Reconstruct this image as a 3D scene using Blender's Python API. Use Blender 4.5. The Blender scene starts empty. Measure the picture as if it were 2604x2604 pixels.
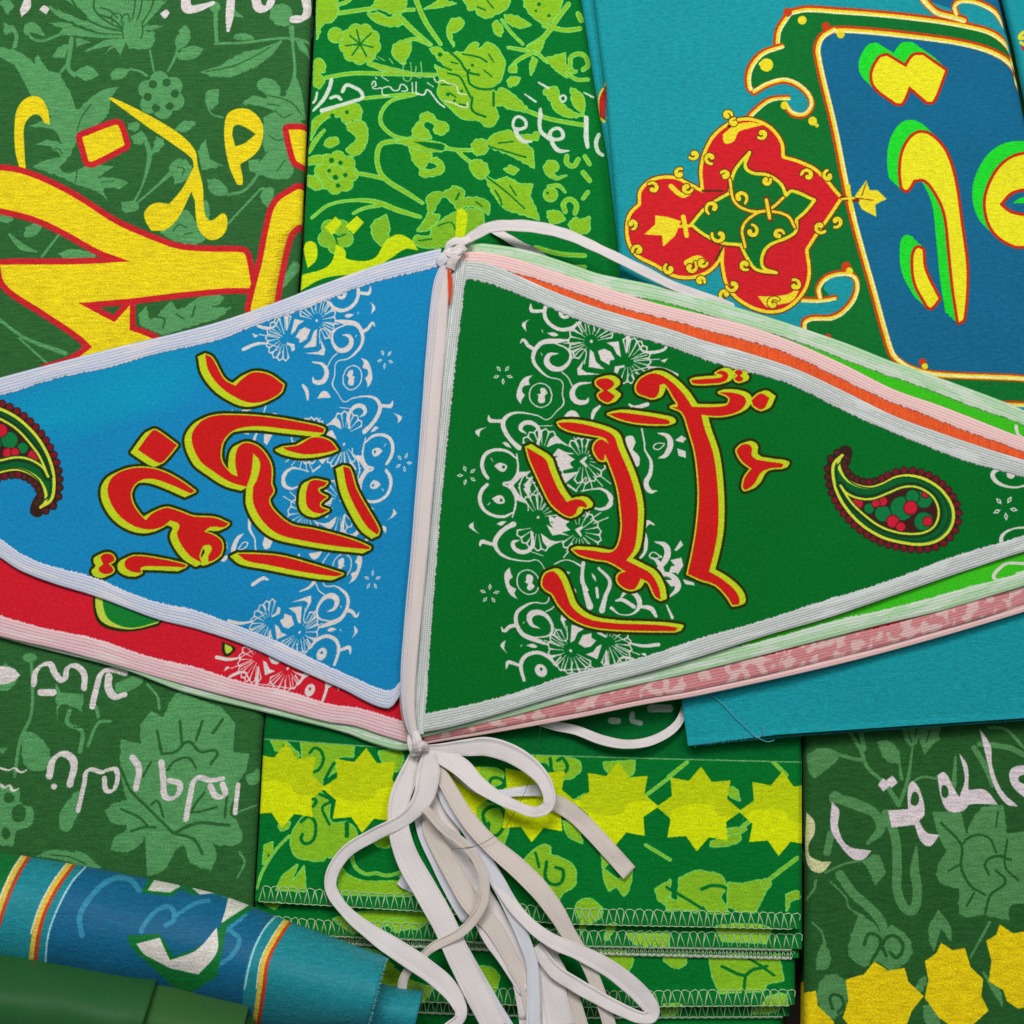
import bpy, math
import numpy as np

# ------------------------------------------------------------------ camera, light, exposure
SC = bpy.context.scene
COL = SC.collection
TILT = math.radians(12.0)          # the phone looks down, tipped a little forward
FPX = 2821.0                       # focal length measured on a 2604 px square picture
DIST = 0.47
TARGET = np.array([0.0, 0.0, 0.035])
UPV = np.array([0.0, math.cos(TILT), math.sin(TILT)])
FWD = np.array([0.0, math.sin(TILT), -math.cos(TILT)])
CAMPOS = TARGET - FWD * DIST

cam_data = bpy.data.cameras.new('camera')
cam_data.sensor_fit = 'HORIZONTAL'
cam_data.sensor_width = 24.0
cam_data.lens = 24.0 * FPX / 2604.0
cam_data.clip_start = 0.01
cam_data.clip_end = 50.0
cam = bpy.data.objects.new('camera', cam_data)
COL.objects.link(cam)
cam.location = CAMPOS.tolist()
cam.rotation_euler = (TILT, 0.0, 0.0)
SC.camera = cam

world = bpy.data.worlds.new('World')
SC.world = world
world.use_nodes = True
world.node_tree.nodes['Background'].inputs[0].default_value = (0.93, 0.97, 1.0, 1.0)
world.node_tree.nodes['Background'].inputs[1].default_value = 0.20


def area_light(name, loc, look, size, power, color):
    d = bpy.data.lights.new(name, 'AREA')
    d.shape = 'RECTANGLE'
    d.size, d.size_y = size
    d.energy = power
    d.color = color
    o = bpy.data.objects.new(name, d)
    COL.objects.link(o)
    v = np.array(look, float) - np.array(loc, float)
    v /= np.linalg.norm(v)
    import mathutils
    o.location = loc
    o.rotation_euler = mathutils.Vector(v.tolist()).to_track_quat('-Z', 'Y').to_euler()
    return o


area_light('ceiling_lamp', (-0.16, 0.66, 1.12), (0.02, 0.03, 0.03), (0.70, 0.32), 10.6, (1.0, 0.985, 0.96))
area_light('far_ceiling_lamp', (0.75, 0.55, 1.5), (0.0, 0.0, 0.03), (0.5, 0.4), 6.3, (0.98, 0.99, 1.0))

SC.view_settings.view_transform = 'Standard'
SC.view_settings.look = 'None'
SC.view_settings.exposure = 0.0
SC.view_settings.gamma = 1.0
SC.render.engine = 'CYCLES'
SC.cycles.max_bounces = 6
SC.cycles.use_denoising = True

# ------------------------------------------------------------------ picture point -> place on a level of height z
def at(px, py, z):
    px, py, z = np.broadcast_arrays(np.asarray(px, float), np.asarray(py, float), np.asarray(z, float))
    a = (px - 1302.0) / FPX
    b = (1302.0 - py) / FPX
    dy = b * UPV[1] + FWD[1]
    dz = b * UPV[2] + FWD[2]
    t = (z - CAMPOS[2]) / dz
    return np.stack([t * a, CAMPOS[1] + t * dy, z], -1)


def hash_noise(seed):
    r = np.random.RandomState(seed)
    k = r.normal(size=(10, 2)); k /= np.linalg.norm(k, axis=1)[:, None]
    f = r.uniform(0.6, 2.4, 10); p = r.uniform(0, 6.28, 10); am = 1.0 / f
    am /= am.sum()
    def fn(x, y, scale):
        x = np.asarray(x) / scale * 6.28; y = np.asarray(y) / scale * 6.28
        s = 0
        for i in range(10):
            s = s + am[i] * np.sin(f[i] * (k[i, 0] * x + k[i, 1] * y) + p[i] + 0.8 * np.sin(0.5 * (k[i, 1] * x - k[i, 0] * y)))
        return s
    return fn

# ------------------------------------------------------------------ curves
ZOOM = dict(A=(0, 0, 2.415), B=(700, 0, 2.415), C=(1500, 0, 1.75), D=(0, 600, 1.7564), E=(1000, 600, 1.7564),
            F=(0, 1600, 1.924), G=(800, 1700, 2.137), H=(1700, 1700, 2.137), I=(1960, 940, 3.0), J=(1180, 740, 3.22),
            K=(1130, 1250, 2.972), L=(0, 980, 2.76), M=(1000, 520, 3.864), N=(2200, 0, 4.782), O=(900, 1600, 4.83),
            P=(1400, 560, 1.6047), X=(0, 0, 1.0), Q=(780, 120, 2.482), R=(1280, 200, 4.2), U=(0, 1640, 1.706), V=(640, 1880, 2.481))


def parse(s, zoom):
    ox, oy, k = ZOOM[zoom]
    pts, cor, w = [], [], []
    last = 10.0
    for tok in s.split():
        c = tok.endswith('!')
        v = [float(q) for q in tok.rstrip('!').split(',')]
        pts.append((ox + v[0] / k, oy + v[1] / k)); cor.append(c)
        if len(v) > 2: last = v[2]
        w.append(last / k)
    return np.array(pts), np.array(cor), np.array(w)


def hermite(P, cor, closed, n=7):
    m = len(P)
    segs = m if closed else m - 1
    out = []
    t = np.linspace(0, 1, n, endpoint=False)[:, None]
    h00 = 2*t**3 - 3*t**2 + 1; h10 = t**3 - 2*t**2 + t; h01 = -2*t**3 + 3*t**2; h11 = t**3 - t**2
    for i in range(segs):
        j = (i + 1) % m
        a, b = P[i], P[j]
        d = b - a
        L = np.linalg.norm(d[:2]) + 1e-9
        def tang(q):
            qp, qn = (q - 1) % m, (q + 1) % m
            if cor[q] or (not closed and (q == 0 or q == m - 1)):
                return d
            v = P[qn] - P[qp]
            l = np.linalg.norm(v[:2]) + 1e-9
            return v * (L / l)
        ta, tb = tang(i), tang(j)
        if cor[i] and cor[j]:
            out.append(a + d * t[::n])
            continue
        out.append(h00 * a + h10 * ta + h01 * b + h11 * tb)
    if not closed:
        out.append(P[-1][None])
    return np.concatenate(out)


def loop(zoom, s, n=7):
    P, c, w = parse(s, zoom)
    return hermite(P, c, True, n)


def path(zoom, s, n=8):
    P, c, w = parse(s, zoom)
    return hermite(np.column_stack([P, w]), c, False, n)       # x, y, width


_CA = np.linspace(0, 2 * np.pi, 14, endpoint=False)
_UC = np.column_stack([np.cos(_CA), np.sin(_CA)])


def ccw(l):
    x, y = l[:, 0], l[:, 1]
    return l if np.sum(x * np.roll(y, -1) - y * np.roll(x, -1)) > 0 else l[::-1]


def stroke_loops(c):
    out = []
    p, w = c[:, :2], c[:, 2] / 2
    d = np.diff(p, axis=0)
    L = np.linalg.norm(d, axis=1)
    for i in range(len(d)):
        if L[i] < 1e-6: continue
        nrm = np.array([-d[i, 1], d[i, 0]]) / L[i]
        out.append(ccw(np.array([p[i] + nrm * w[i], p[i] - nrm * w[i], p[i+1] - nrm * w[i+1], p[i+1] + nrm * w[i+1]])))
    for i in range(len(p)):
        out.append(_UC * w[i] + p[i])
    return out


def ragged(l, amp, wave, rs):
    """lobed, slightly torn outline, as the carved blocks of the print leave it"""
    c = np.vstack([l, l[:1]])
    sg = np.concatenate([[0], np.cumsum(np.linalg.norm(np.diff(c, axis=0), axis=1))])
    L = sg[-1]
    if L < 40: return l
    q = np.linspace(0, L, max(int(L / 2.2), 24), endpoint=False)
    p = np.column_stack([np.interp(q, sg, c[:, 0]), np.interp(q, sg, c[:, 1])])
    t = np.roll(p, -1, 0) - np.roll(p, 1, 0)
    n = np.column_stack([-t[:, 1], t[:, 0]]) / (np.linalg.norm(t, axis=1)[:, None] + 1e-9)
    k = max(int(round(L / wave)), 3)
    u = q / L * 2 * np.pi
    mod = 0.55 + 0.45 * np.sin(u * max(k // 4, 1) + rs.uniform(0, 6.28))
    saw = 2 * ((k * q / L + rs.uniform()) % 1.0) - 1
    d = amp * mod * (0.55 * saw + 0.45 * np.sin(u * (k + 2) + rs.uniform(0, 6.28))) + rs.normal(0, 0.35, len(q))
    return p + n * d[:, None]


def outline_loops(l, w):
    c = np.column_stack([l, np.full(len(l), w)])
    return stroke_loops(np.vstack([c, c[:1]]))


def srgb(*c):
    return np.array(c, float) / 255.0


class Canvas:
    """A cloth's print: flat ink on the cloth, drawn in metres on the cloth's own rest plane."""
    def __init__(self, box_px, z0, base, res=4200):
        q = at(np.array([box_px[0], box_px[2], box_px[0], box_px[2]]), np.array([box_px[1], box_px[1], box_px[3], box_px[3]]), z0)
        self.x0, self.x1 = q[:, 0].min(), q[:, 0].max()
        self.y0, self.y1 = q[:, 1].min(), q[:, 1].max()
        self.z0, self.res = z0, res
        self.W = int((self.x1 - self.x0) * res); self.H = int((self.y1 - self.y0) * res)
        self.img = np.empty((self.H, self.W, 3), np.float32)
        self.img[:] = base

    def conv(self, p):
        q = at(p[:, 0], p[:, 1], self.z0)
        return np.column_stack([(q[:, 0] - self.x0) * self.res, (q[:, 1] - self.y0) * self.res])

    def uv(self, xy):
        return np.stack([(xy[..., 0] - self.x0) / (self.x1 - self.x0), (xy[..., 1] - self.y0) / (self.y1 - self.y0)], -1)

    def cover(self, loops, eo=False):
        lens = [len(l) for l in loops]
        P = self.conv(np.concatenate(loops))
        nxt = np.arange(len(P)) + 1
        s = 0
        for n in lens:
            nxt[s + n - 1] = s; s += n
        Q = P[nxt]
        SS = 3
        bx0 = max(int(P[:, 0].min()) - 1, 0); bx1 = min(int(P[:, 0].max()) + 2, self.W)
        by0 = max(int(P[:, 1].min()) - 1, 0); by1 = min(int(P[:, 1].max()) + 2, self.H)
        if bx1 <= bx0 or by1 <= by0: return None
        w, h = bx1 - bx0, by1 - by0
        ya, yb = (P[:, 1] - by0) * SS, (Q[:, 1] - by0) * SS
        xa, xb = P[:, 0] - bx0, Q[:, 0] - bx0
        d = np.where(yb > ya, 1.0, -1.0)
        sw = yb < ya
        y1 = np.where(sw, yb, ya); y2 = np.where(sw, ya, yb); x1 = np.where(sw, xb, xa); x2 = np.where(sw, xa, xb)
        r1 = np.clip(np.ceil(y1 - 0.5), 0, h * SS).astype(int); r2 = np.clip(np.ceil(y2 - 0.5), 0, h * SS).astype(int)
        n = np.maximum(r2 - r1, 0)
        if n.sum() == 0: return None
        idx = np.repeat(np.arange(len(n)), n)
        off = np.arange(n.sum()) - np.repeat(np.cumsum(n) - n, n)
        r = r1[idx] + off
        xc = x1[idx] + (r + 0.5 - y1[idx]) * (x2[idx] - x1[idx]) / (y2[idx] - y1[idx])
        xc = np.clip(xc, 0, w - 0.001)
        xi = xc.astype(int); fr = xc - xi
        stride = w + 1
        flat = r * stride + xi
        acc = np.bincount(flat, d[idx] * (1 - fr), h * SS * stride) + np.bincount(flat + 1, d[idx] * fr, h * SS * stride + 1)[:h * SS * stride]
        win = np.cumsum(acc.reshape(h * SS, stride), axis=1)[:, :w]
        cov = 1 - np.abs(1 - np.abs(win) % 2) if eo else np.minimum(np.abs(win), 1)
        return bx0, by0, cov.reshape(h, SS, w).mean(1)

    def fill(self, loops, col, eo=False, a=1.0):
        r = self.cover(loops, eo)
        if r is None: return
        x, y, c = r
        c = (c * a)[..., None].astype(np.float32)
        reg = self.img[y:y + c.shape[0], x:x + c.shape[1]]
        reg *= 1 - c
        reg += c * np.asarray(col, np.float32)

    def art(self, zoom, pal, text, xf=None, nib=False, halo=None, rough=None):
        rs = np.random.RandomState(len(text))
        for line in text.strip().splitlines():
            line = line.strip()
            if not line: continue
            cmd, key, rest = line.split(None, 2)
            col = pal[key]
            if cmd == 'F':
                ls = [loop(zoom, q) for q in rest.split('|')]
                if rough is not None and key in rough[0]: ls = [ragged(l, rough[1], rough[2], rs) for l in ls]
                eo = True
            elif cmd == 'S':
                cs = [path(zoom, q) for q in rest.split('|')]
                if nib and key == 'W':                    # a slanted pen: strokes swell and thin with direction
                    for c in cs:
                        g = np.gradient(c[:, :2], axis=0)
                        c[:, 2] *= 0.62 + 0.68 * np.abs(np.sin(np.arctan2(g[:, 1], g[:, 0]) + 0.6))
                ls = sum([stroke_loops(c) for c in cs], []); eo = False
            elif cmd == 'O':
                ox, oy, k = ZOOM[zoom]
                ls = []
                for q in rest.split():
                    v = [float(e) for e in q.split(',')]
                    ls.append(_UC * [v[2] / k, v[-1] / k] + [ox + v[0] / k, oy + v[1] / k])
                eo = False
            elif cmd == 'R':                              # rosette: cx,cy,ring radius,petal radius,count,turn
                ox, oy, k = ZOOM[zoom]
                v = [float(e) for e in rest.split(',')]
                ls = []
                for i in range(int(v[4])):
                    a = v[5] + i * 2 * np.pi / v[4]
                    ls.append(_UC * (v[3] / k) + [ox + (v[0] + v[2] * np.cos(a)) / k, oy + (v[1] + v[2] * np.sin(a)) / k])
                eo = False
            elif cmd == 'T':                              # pointed star: cx,cy,r out,r in,count,turn
                ox, oy, k = ZOOM[zoom]
                v = [float(e) for e in rest.split(',')]
                n = int(v[4]) * 2
                a = v[5] + np.arange(n) * 2 * np.pi / n
                rr = np.where(np.arange(n) % 2 == 0, v[2], v[3]) / k
                ls = [np.column_stack([ox + v[0] / k + rr * np.cos(a), oy + v[1] / k + rr * np.sin(a)])]
                eo = False
            if xf is not None: ls = [xf(l) for l in ls]
            if halo is not None and key in halo[0]:       # ink edge where the two screens do not quite meet
                if cmd == 'S':
                    ks = []
                    for c in cs:
                        k = c.copy(); k[:, 2] += halo[2]; ks += stroke_loops(k)
                else:
                    ks = sum([outline_loops(l, halo[2]) for l in ls], [])
                self.fill(ks, halo[1])
            self.fill(ls, col, eo)

    def block_letters(self, zoom, shapes, face, ext, edge, off, w_ext, w_edge, pal, holes=None):
        """Lettering with a thick printed side: dark rim, coloured side swept along off, then the face."""
        k = ZOOM[zoom][2]
        L = [loop(zoom, s) for s in shapes]
        off = np.array(off, float) / k
        for wid, col in ((w_ext + 2 * w_edge, pal[edge]) if w_edge else (0, None), (w_ext, pal[ext])):
            if col is None: continue
            for l in L:
                steps = [ccw(l + off * t) for t in np.linspace(0, 1, 7)]
                for t in np.linspace(0, 1, 4):
                    steps += outline_loops(l + off * t, wid / k)
                self.fill(steps, col)
        for l in L:
            self.fill([l], pal[face])

    def image(self, name):
        im = bpy.data.images.new(name, self.W, self.H, alpha=False)
        buf = np.ones((self.H, self.W, 4), np.float32)
        buf[..., :3] = np.clip(self.img, 0, 1)
        im.pixels.foreach_set(buf.ravel())
        im.update()
        im.pack()
        return im

# ------------------------------------------------------------------ materials
def new_mat(name):
    m = bpy.data.materials.new(name)
    m.use_nodes = True
    nt = m.node_tree
    b = nt.nodes['Principled BSDF']
    return m, nt, b


def node(nt, kind, **kw):
    n = nt.nodes.new(kind)
    for k, v in kw.items():
        setattr(n, k, v)
    return n


def math_node(nt, op, a, b=None, clamp=False):
    n = nt.nodes.new('ShaderNodeMath'); n.operation = op; n.use_clamp = clamp
    for i, v in enumerate((a, b)):
        if v is None: continue
        if isinstance(v, (int, float)): n.inputs[i].default_value = v
        else: nt.links.new(v, n.inputs[i])
    return n.outputs[0]


def mix_col(nt, blend, fac, a, b):
    n = nt.nodes.new('ShaderNodeMix'); n.data_type = 'RGBA'; n.blend_type = blend
    for sock, v in ((n.inputs[0], fac), (n.inputs[6], a), (n.inputs[7], b)):
        if isinstance(v, (int, float)): sock.default_value = v
        elif isinstance(v, (tuple, list, np.ndarray)): sock.default_value = tuple(v)[:3] + (1.0,)
        else: nt.links.new(v, sock)
    return n.outputs[2]


def lin(c):
    c = np.asarray(c, float)
    return tuple(np.where(c <= 0.04045, c / 12.92, ((c + 0.055) / 1.055) ** 2.4))


def noise_on(nt, vec, sx, sy, detail=2.0, rough=0.6):
    mp = node(nt, 'ShaderNodeMapping'); mp.inputs['Scale'].default_value = (sx, sy, 1)
    nt.links.new(vec, mp.inputs[0])
    n = node(nt, 'ShaderNodeTexNoise'); n.inputs['Scale'].default_value = 1.0
    n.inputs['Detail'].default_value = detail; n.inputs['Roughness'].default_value = rough
    nt.links.new(mp.outputs[0], n.inputs['Vector'])
    return n


def cloth_mat(name, canvas=None, color=None, rough=0.8, sheen=0.03, grain=0.16, streak=(220, 900), wob=0.00022, bump=0.5,
              spec=0.07, anis=0.0, slub=0.0):
    """Woven, printed cloth. UVs are metres on the cloth."""
    m, nt, b = new_mat(name)
    uvn = node(nt, 'ShaderNodeUVMap'); uvn.uv_map = 'cloth'
    vec = uvn.outputs[0]
    if canvas is not None:
        w = noise_on(nt, vec, 2200, 2200, 1.0)
        sub = node(nt, 'ShaderNodeVectorMath', operation='SUBTRACT'); sub.inputs[1].default_value = (0.5, 0.5, 0.5)
        nt.links.new(w.outputs['Color'], sub.inputs[0])
        sca = node(nt, 'ShaderNodeVectorMath', operation='SCALE'); sca.inputs['Scale'].default_value = wob * 3
        nt.links.new(sub.outputs[0], sca.inputs[0])
        add = node(nt, 'ShaderNodeVectorMath', operation='ADD')
        nt.links.new(vec, add.inputs[0]); nt.links.new(sca.outputs[0], add.inputs[1])
        mp = node(nt, 'ShaderNodeMapping', vector_type='POINT')
        sx, sy = 1 / (canvas.x1 - canvas.x0), 1 / (canvas.y1 - canvas.y0)
        mp.inputs['Scale'].default_value = (sx, sy, 1)
        mp.inputs['Location'].default_value = (-canvas.x0 * sx, -canvas.y0 * sy, 0)
        nt.links.new(add.outputs[0], mp.inputs[0])
        tx = node(nt, 'ShaderNodeTexImage'); tx.image = canvas.image(name + '_print'); tx.extension = 'EXTEND'
        nt.links.new(mp.outputs[0], tx.inputs[0])
        col = tx.outputs[0]
    else:
        rgb = node(nt, 'ShaderNodeRGB'); rgb.outputs[0].default_value = lin(color) + (1,)
        col = rgb.outputs[0]
    fine = noise_on(nt, vec, streak[0], streak[1], 3.0, 0.7)
    big = noise_on(nt, vec, 22, 30, 3.0, 0.55)
    speck = noise_on(nt, vec, 1500, 1500, 1.0, 0.5)
    f1 = math_node(nt, 'MULTIPLY_ADD', fine.outputs[0], 4 * grain); nt.nodes[-1].inputs[2].default_value = 1 - 2 * grain
    f2 = math_node(nt, 'MULTIPLY_ADD', big.outputs[0], 0.20); nt.nodes[-1].inputs[2].default_value = 0.90
    f3 = math_node(nt, 'MULTIPLY_ADD', speck.outputs[0], grain * 4); nt.nodes[-1].inputs[2].default_value = 1 - grain * 2
    f = math_node(nt, 'MULTIPLY', math_node(nt, 'MULTIPLY', f1, f2), f3)
    comb = node(nt, 'ShaderNodeCombineColor')
    for i in range(3): nt.links.new(f, comb.inputs[i])
    col = mix_col(nt, 'MULTIPLY', 1.0, col, comb.outputs[0])
    # bare yarn ends: tiny paler flecks where ink has not taken
    fl = noise_on(nt, vec, 700, 1500, 2.0, 0.7)
    rmp = node(nt, 'ShaderNodeMapRange'); rmp.inputs[1].default_value = 0.62; rmp.inputs[2].default_value = 0.80
    rmp.inputs[3].default_value = 0.0; rmp.inputs[4].default_value = 0.07
    nt.links.new(fl.outputs[0], rmp.inputs[0])
    col = mix_col(nt, 'MIX', rmp.outputs[0], col, (0.62, 0.80, 0.66))
    nt.links.new(col, b.inputs['Base Color'])
    b.inputs['Roughness'].default_value = rough
    b.inputs['Specular IOR Level'].default_value = spec
    b.inputs['Sheen Weight'].default_value = sheen
    b.inputs['Sheen Roughness'].default_value = 0.5
    b.inputs['Anisotropic'].default_value = anis
    hgt = math_node(nt, 'ADD', math_node(nt, 'MULTIPLY', fine.outputs[0], 1.0), math_node(nt, 'MULTIPLY', speck.outputs[0], 0.7))
    cr = noise_on(nt, vec, 60, 140, 3.0, 0.6)
    hgt = math_node(nt, 'ADD', hgt, math_node(nt, 'MULTIPLY', cr.outputs[0], 1.6 + slub))
    bp = node(nt, 'ShaderNodeBump'); bp.inputs['Strength'].default_value = bump; bp.inputs['Distance'].default_value = 0.00035
    nt.links.new(hgt, bp.inputs['Height'])
    nt.links.new(bp.outputs[0], b.inputs['Normal'])
    return m


def hem_mat(name, tint, line, ghost=None, ribs=7, gscale=(75, 3.2), ghost_at=0.5, stitch=0.8):
    """Turned-over cloth seen from its pale back: ribs, a machine stitch and the print ghosting through. UV: metres along, 0..1 across."""
    m, nt, b = new_mat(name)
    uvn = node(nt, 'ShaderNodeUVMap'); uvn.uv_map = 'cloth'
    sep = node(nt, 'ShaderNodeSeparateXYZ'); nt.links.new(uvn.outputs[0], sep.inputs[0])
    u, v = sep.outputs[0], sep.outputs[1]
    wv = noise_on(nt, uvn.outputs[0], 160, 3, 2)
    vj = math_node(nt, 'ADD', v, math_node(nt, 'MULTIPLY', wv.outputs[0], 0.10))
    rib = math_node(nt, 'SINE', math_node(nt, 'MULTIPLY', vj, 6.283 * ribs))
    wft = math_node(nt, 'SINE', math_node(nt, 'MULTIPLY', u, 6.283 * 1150))
    dark = math_node(nt, 'MULTIPLY', math_node(nt, 'MAXIMUM', rib, 0.0), math_node(nt, 'MULTIPLY_ADD', wft, 0.35))
    nt.nodes[-1].inputs[2].default_value = 0.65
    gr = noise_on(nt, uvn.outputs[0], 700, 30, 2)
    grm = node(nt, 'ShaderNodeMapRange'); grm.inputs[1].default_value = 0.35; grm.inputs[2].default_value = 0.65
    nt.links.new(gr.outputs[0], grm.inputs[0])
    dark = math_node(nt, 'MULTIPLY', dark, math_node(nt, 'MULTIPLY_ADD', grm.outputs[0], 0.6))
    nt.nodes[-1].inputs[2].default_value = 0.4
    base = mix_col(nt, 'MIX', math_node(nt, 'MULTIPLY', dark, 0.92, True), lin(tint), lin(line))
    if ghost is not None:
        g = noise_on(nt, uvn.outputs[0], gscale[0], gscale[1], 1.5, 0.5)
        gm = node(nt, 'ShaderNodeMapRange'); gm.inputs[1].default_value = ghost_at; gm.inputs[2].default_value = ghost_at + 0.05
        nt.links.new(g.outputs[0], gm.inputs[0])
        base = mix_col(nt, 'MIX', math_node(nt, 'MULTIPLY', gm.outputs[0], 0.72), base, lin(ghost))
    dv = math_node(nt, 'ABSOLUTE', math_node(nt, 'SUBTRACT', vj, 0.42))
    st = math_node(nt, 'LESS_THAN', dv, 0.035)
    dash = math_node(nt, 'LESS_THAN', math_node(nt, 'FRACT', math_node(nt, 'MULTIPLY', u, 210)), 0.72)
    stc = math_node(nt, 'MULTIPLY', st, dash)
    base = mix_col(nt, 'MIX', math_node(nt, 'MULTIPLY', stc, stitch), base, (0.82, 0.82, 0.82))
    nt.links.new(base, b.inputs['Base Color'])
    b.inputs['Roughness'].default_value = 0.85
    b.inputs['Specular IOR Level'].default_value = 0.15
    b.inputs['Sheen Weight'].default_value = 0.05
    h = math_node(nt, 'SUBTRACT', math_node(nt, 'MULTIPLY', stc, 0.8), dark)
    bp = node(nt, 'ShaderNodeBump'); bp.inputs['Strength'].default_value = 0.7; bp.inputs['Distance'].default_value = 0.0004
    nt.links.new(h, bp.inputs['Height']); nt.links.new(bp.outputs[0], b.inputs['Normal'])
    return m


def tape_mat(name, tint, line, ribs=4):
    m, nt, b = new_mat(name)
    uvn = node(nt, 'ShaderNodeUVMap'); uvn.uv_map = 'cloth'
    sep = node(nt, 'ShaderNodeSeparateXYZ'); nt.links.new(uvn.outputs[0], sep.inputs[0])
    u, v = sep.outputs[0], sep.outputs[1]
    n1 = noise_on(nt, uvn.outputs[0], 700, 12, 3, 0.7)
    n2 = noise_on(nt, uvn.outputs[0], 40, 1.5, 3, 0.6)
    edge = math_node(nt, 'LESS_THAN', math_node(nt, 'ABSOLUTE', math_node(nt, 'SUBTRACT', math_node(nt, 'ABSOLUTE', math_node(nt, 'SUBTRACT', v, 0.55)), 0.39)), 0.03)
    dash = math_node(nt, 'LESS_THAN', math_node(nt, 'FRACT', math_node(nt, 'MULTIPLY', u, 520)), 0.8)
    seam = math_node(nt, 'MULTIPLY', edge, dash)
    rib = math_node(nt, 'SINE', math_node(nt, 'MULTIPLY', v, 6.283 * ribs * 2))
    f = math_node(nt, 'MULTIPLY_ADD', n1.outputs[0], 0.35); nt.nodes[-1].inputs[2].default_value = -0.02
    f = math_node(nt, 'ADD', f, math_node(nt, 'MULTIPLY', seam, 0.28))
    f = math_node(nt, 'ADD', f, math_node(nt, 'MULTIPLY', n2.outputs[0], 0.25), True)
    col = mix_col(nt, 'MIX', f, lin(tint), lin(line))
    nt.links.new(col, b.inputs['Base Color'])
    b.inputs['Roughness'].default_value = 0.8
    b.inputs['Specular IOR Level'].default_value = 0.15
    b.inputs['Sheen Weight'].default_value = 0.05
    h = math_node(nt, 'SUBTRACT', math_node(nt, 'ADD', math_node(nt, 'MULTIPLY', n1.outputs[0], 1.0), math_node(nt, 'MULTIPLY', rib, 0.06)), math_node(nt, 'MULTIPLY', seam, 0.5))
    bp = node(nt, 'ShaderNodeBump'); bp.inputs['Strength'].default_value = 0.6; bp.inputs['Distance'].default_value = 0.0003
    nt.links.new(h, bp.inputs['Height']); nt.links.new(bp.outputs[0], b.inputs['Normal'])
    return m


def plain_mat(name, color, rough=0.7):
    m, nt, b = new_mat(name)
    tc = node(nt, 'ShaderNodeTexCoord')
    n = node(nt, 'ShaderNodeTexNoise'); n.inputs['Scale'].default_value = 900; nt.links.new(tc.outputs['Object'], n.inputs['Vector'])
    c = np.array(lin(color))
    col = mix_col(nt, 'MIX', n.outputs[0], tuple(c * 0.8), tuple(np.minimum(c * 1.15, 1)))
    nt.links.new(col, b.inputs['Base Color'])
    b.inputs['Roughness'].default_value = rough
    return m

# ------------------------------------------------------------------ objects
def mesh_obj(name, verts, faces, mat, parent=None, uvs=None, smooth=True):
    me = bpy.data.meshes.new(name)
    me.from_pydata(np.asarray(verts).reshape(-1, 3).tolist(), [], faces)
    if uvs is not None:
        lay = me.uv_layers.new(name='cloth')
        vi = np.empty(len(me.loops), np.int32); me.loops.foreach_get('vertex_index', vi)
        lay.data.foreach_set('uv', np.asarray(uvs, np.float32).reshape(-1, 2)[vi].ravel())
    if mat is not None: me.materials.append(mat)
    if smooth: me.polygons.foreach_set('use_smooth', np.ones(len(me.polygons), bool))
    me.update()
    o = bpy.data.objects.new(name, me)
    COL.objects.link(o)
    if parent is not None: o.parent = parent
    return o


def grid_faces(nr, nc, wrap=False):
    f = []
    for r in range(nr - 1):
        for c in range(nc if wrap else nc - 1):
            c2 = (c + 1) % nc
            f.append((r * nc + c, r * nc + c2, (r + 1) * nc + c2, (r + 1) * nc + c))
    return f


def thing(name, label, cat, group=None):
    o = bpy.data.objects.new(name, None)
    o.empty_display_size = 0.02
    COL.objects.link(o)
    tag(o, label, cat, group)
    return o


def tag(o, label, cat=None, group=None, kind=None):
    if label: o['label'] = label
    if cat: o['category'] = cat
    if group: o['group'] = group
    if kind: o['kind'] = kind


def polyline_at(px_pts, z):
    """world x as a function of world y along an edge given in picture points"""
    p = np.array(px_pts, float)
    w = at(p[:, 0], p[:, 1], z)
    o = np.argsort(w[:, 1])
    return lambda y: np.interp(y, w[o, 1], w[o, 0]) + 0 * y


def extrap(px_pts):
    p = [np.array(q, float) for q in px_pts]
    a = p[0] + (p[0] - p[1]) / np.linalg.norm(p[0] - p[1]) * 700
    b = p[-1] + (p[-1] - p[-2]) / np.linalg.norm(p[-1] - p[-2]) * 700
    return [a] + p + [b]


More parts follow.
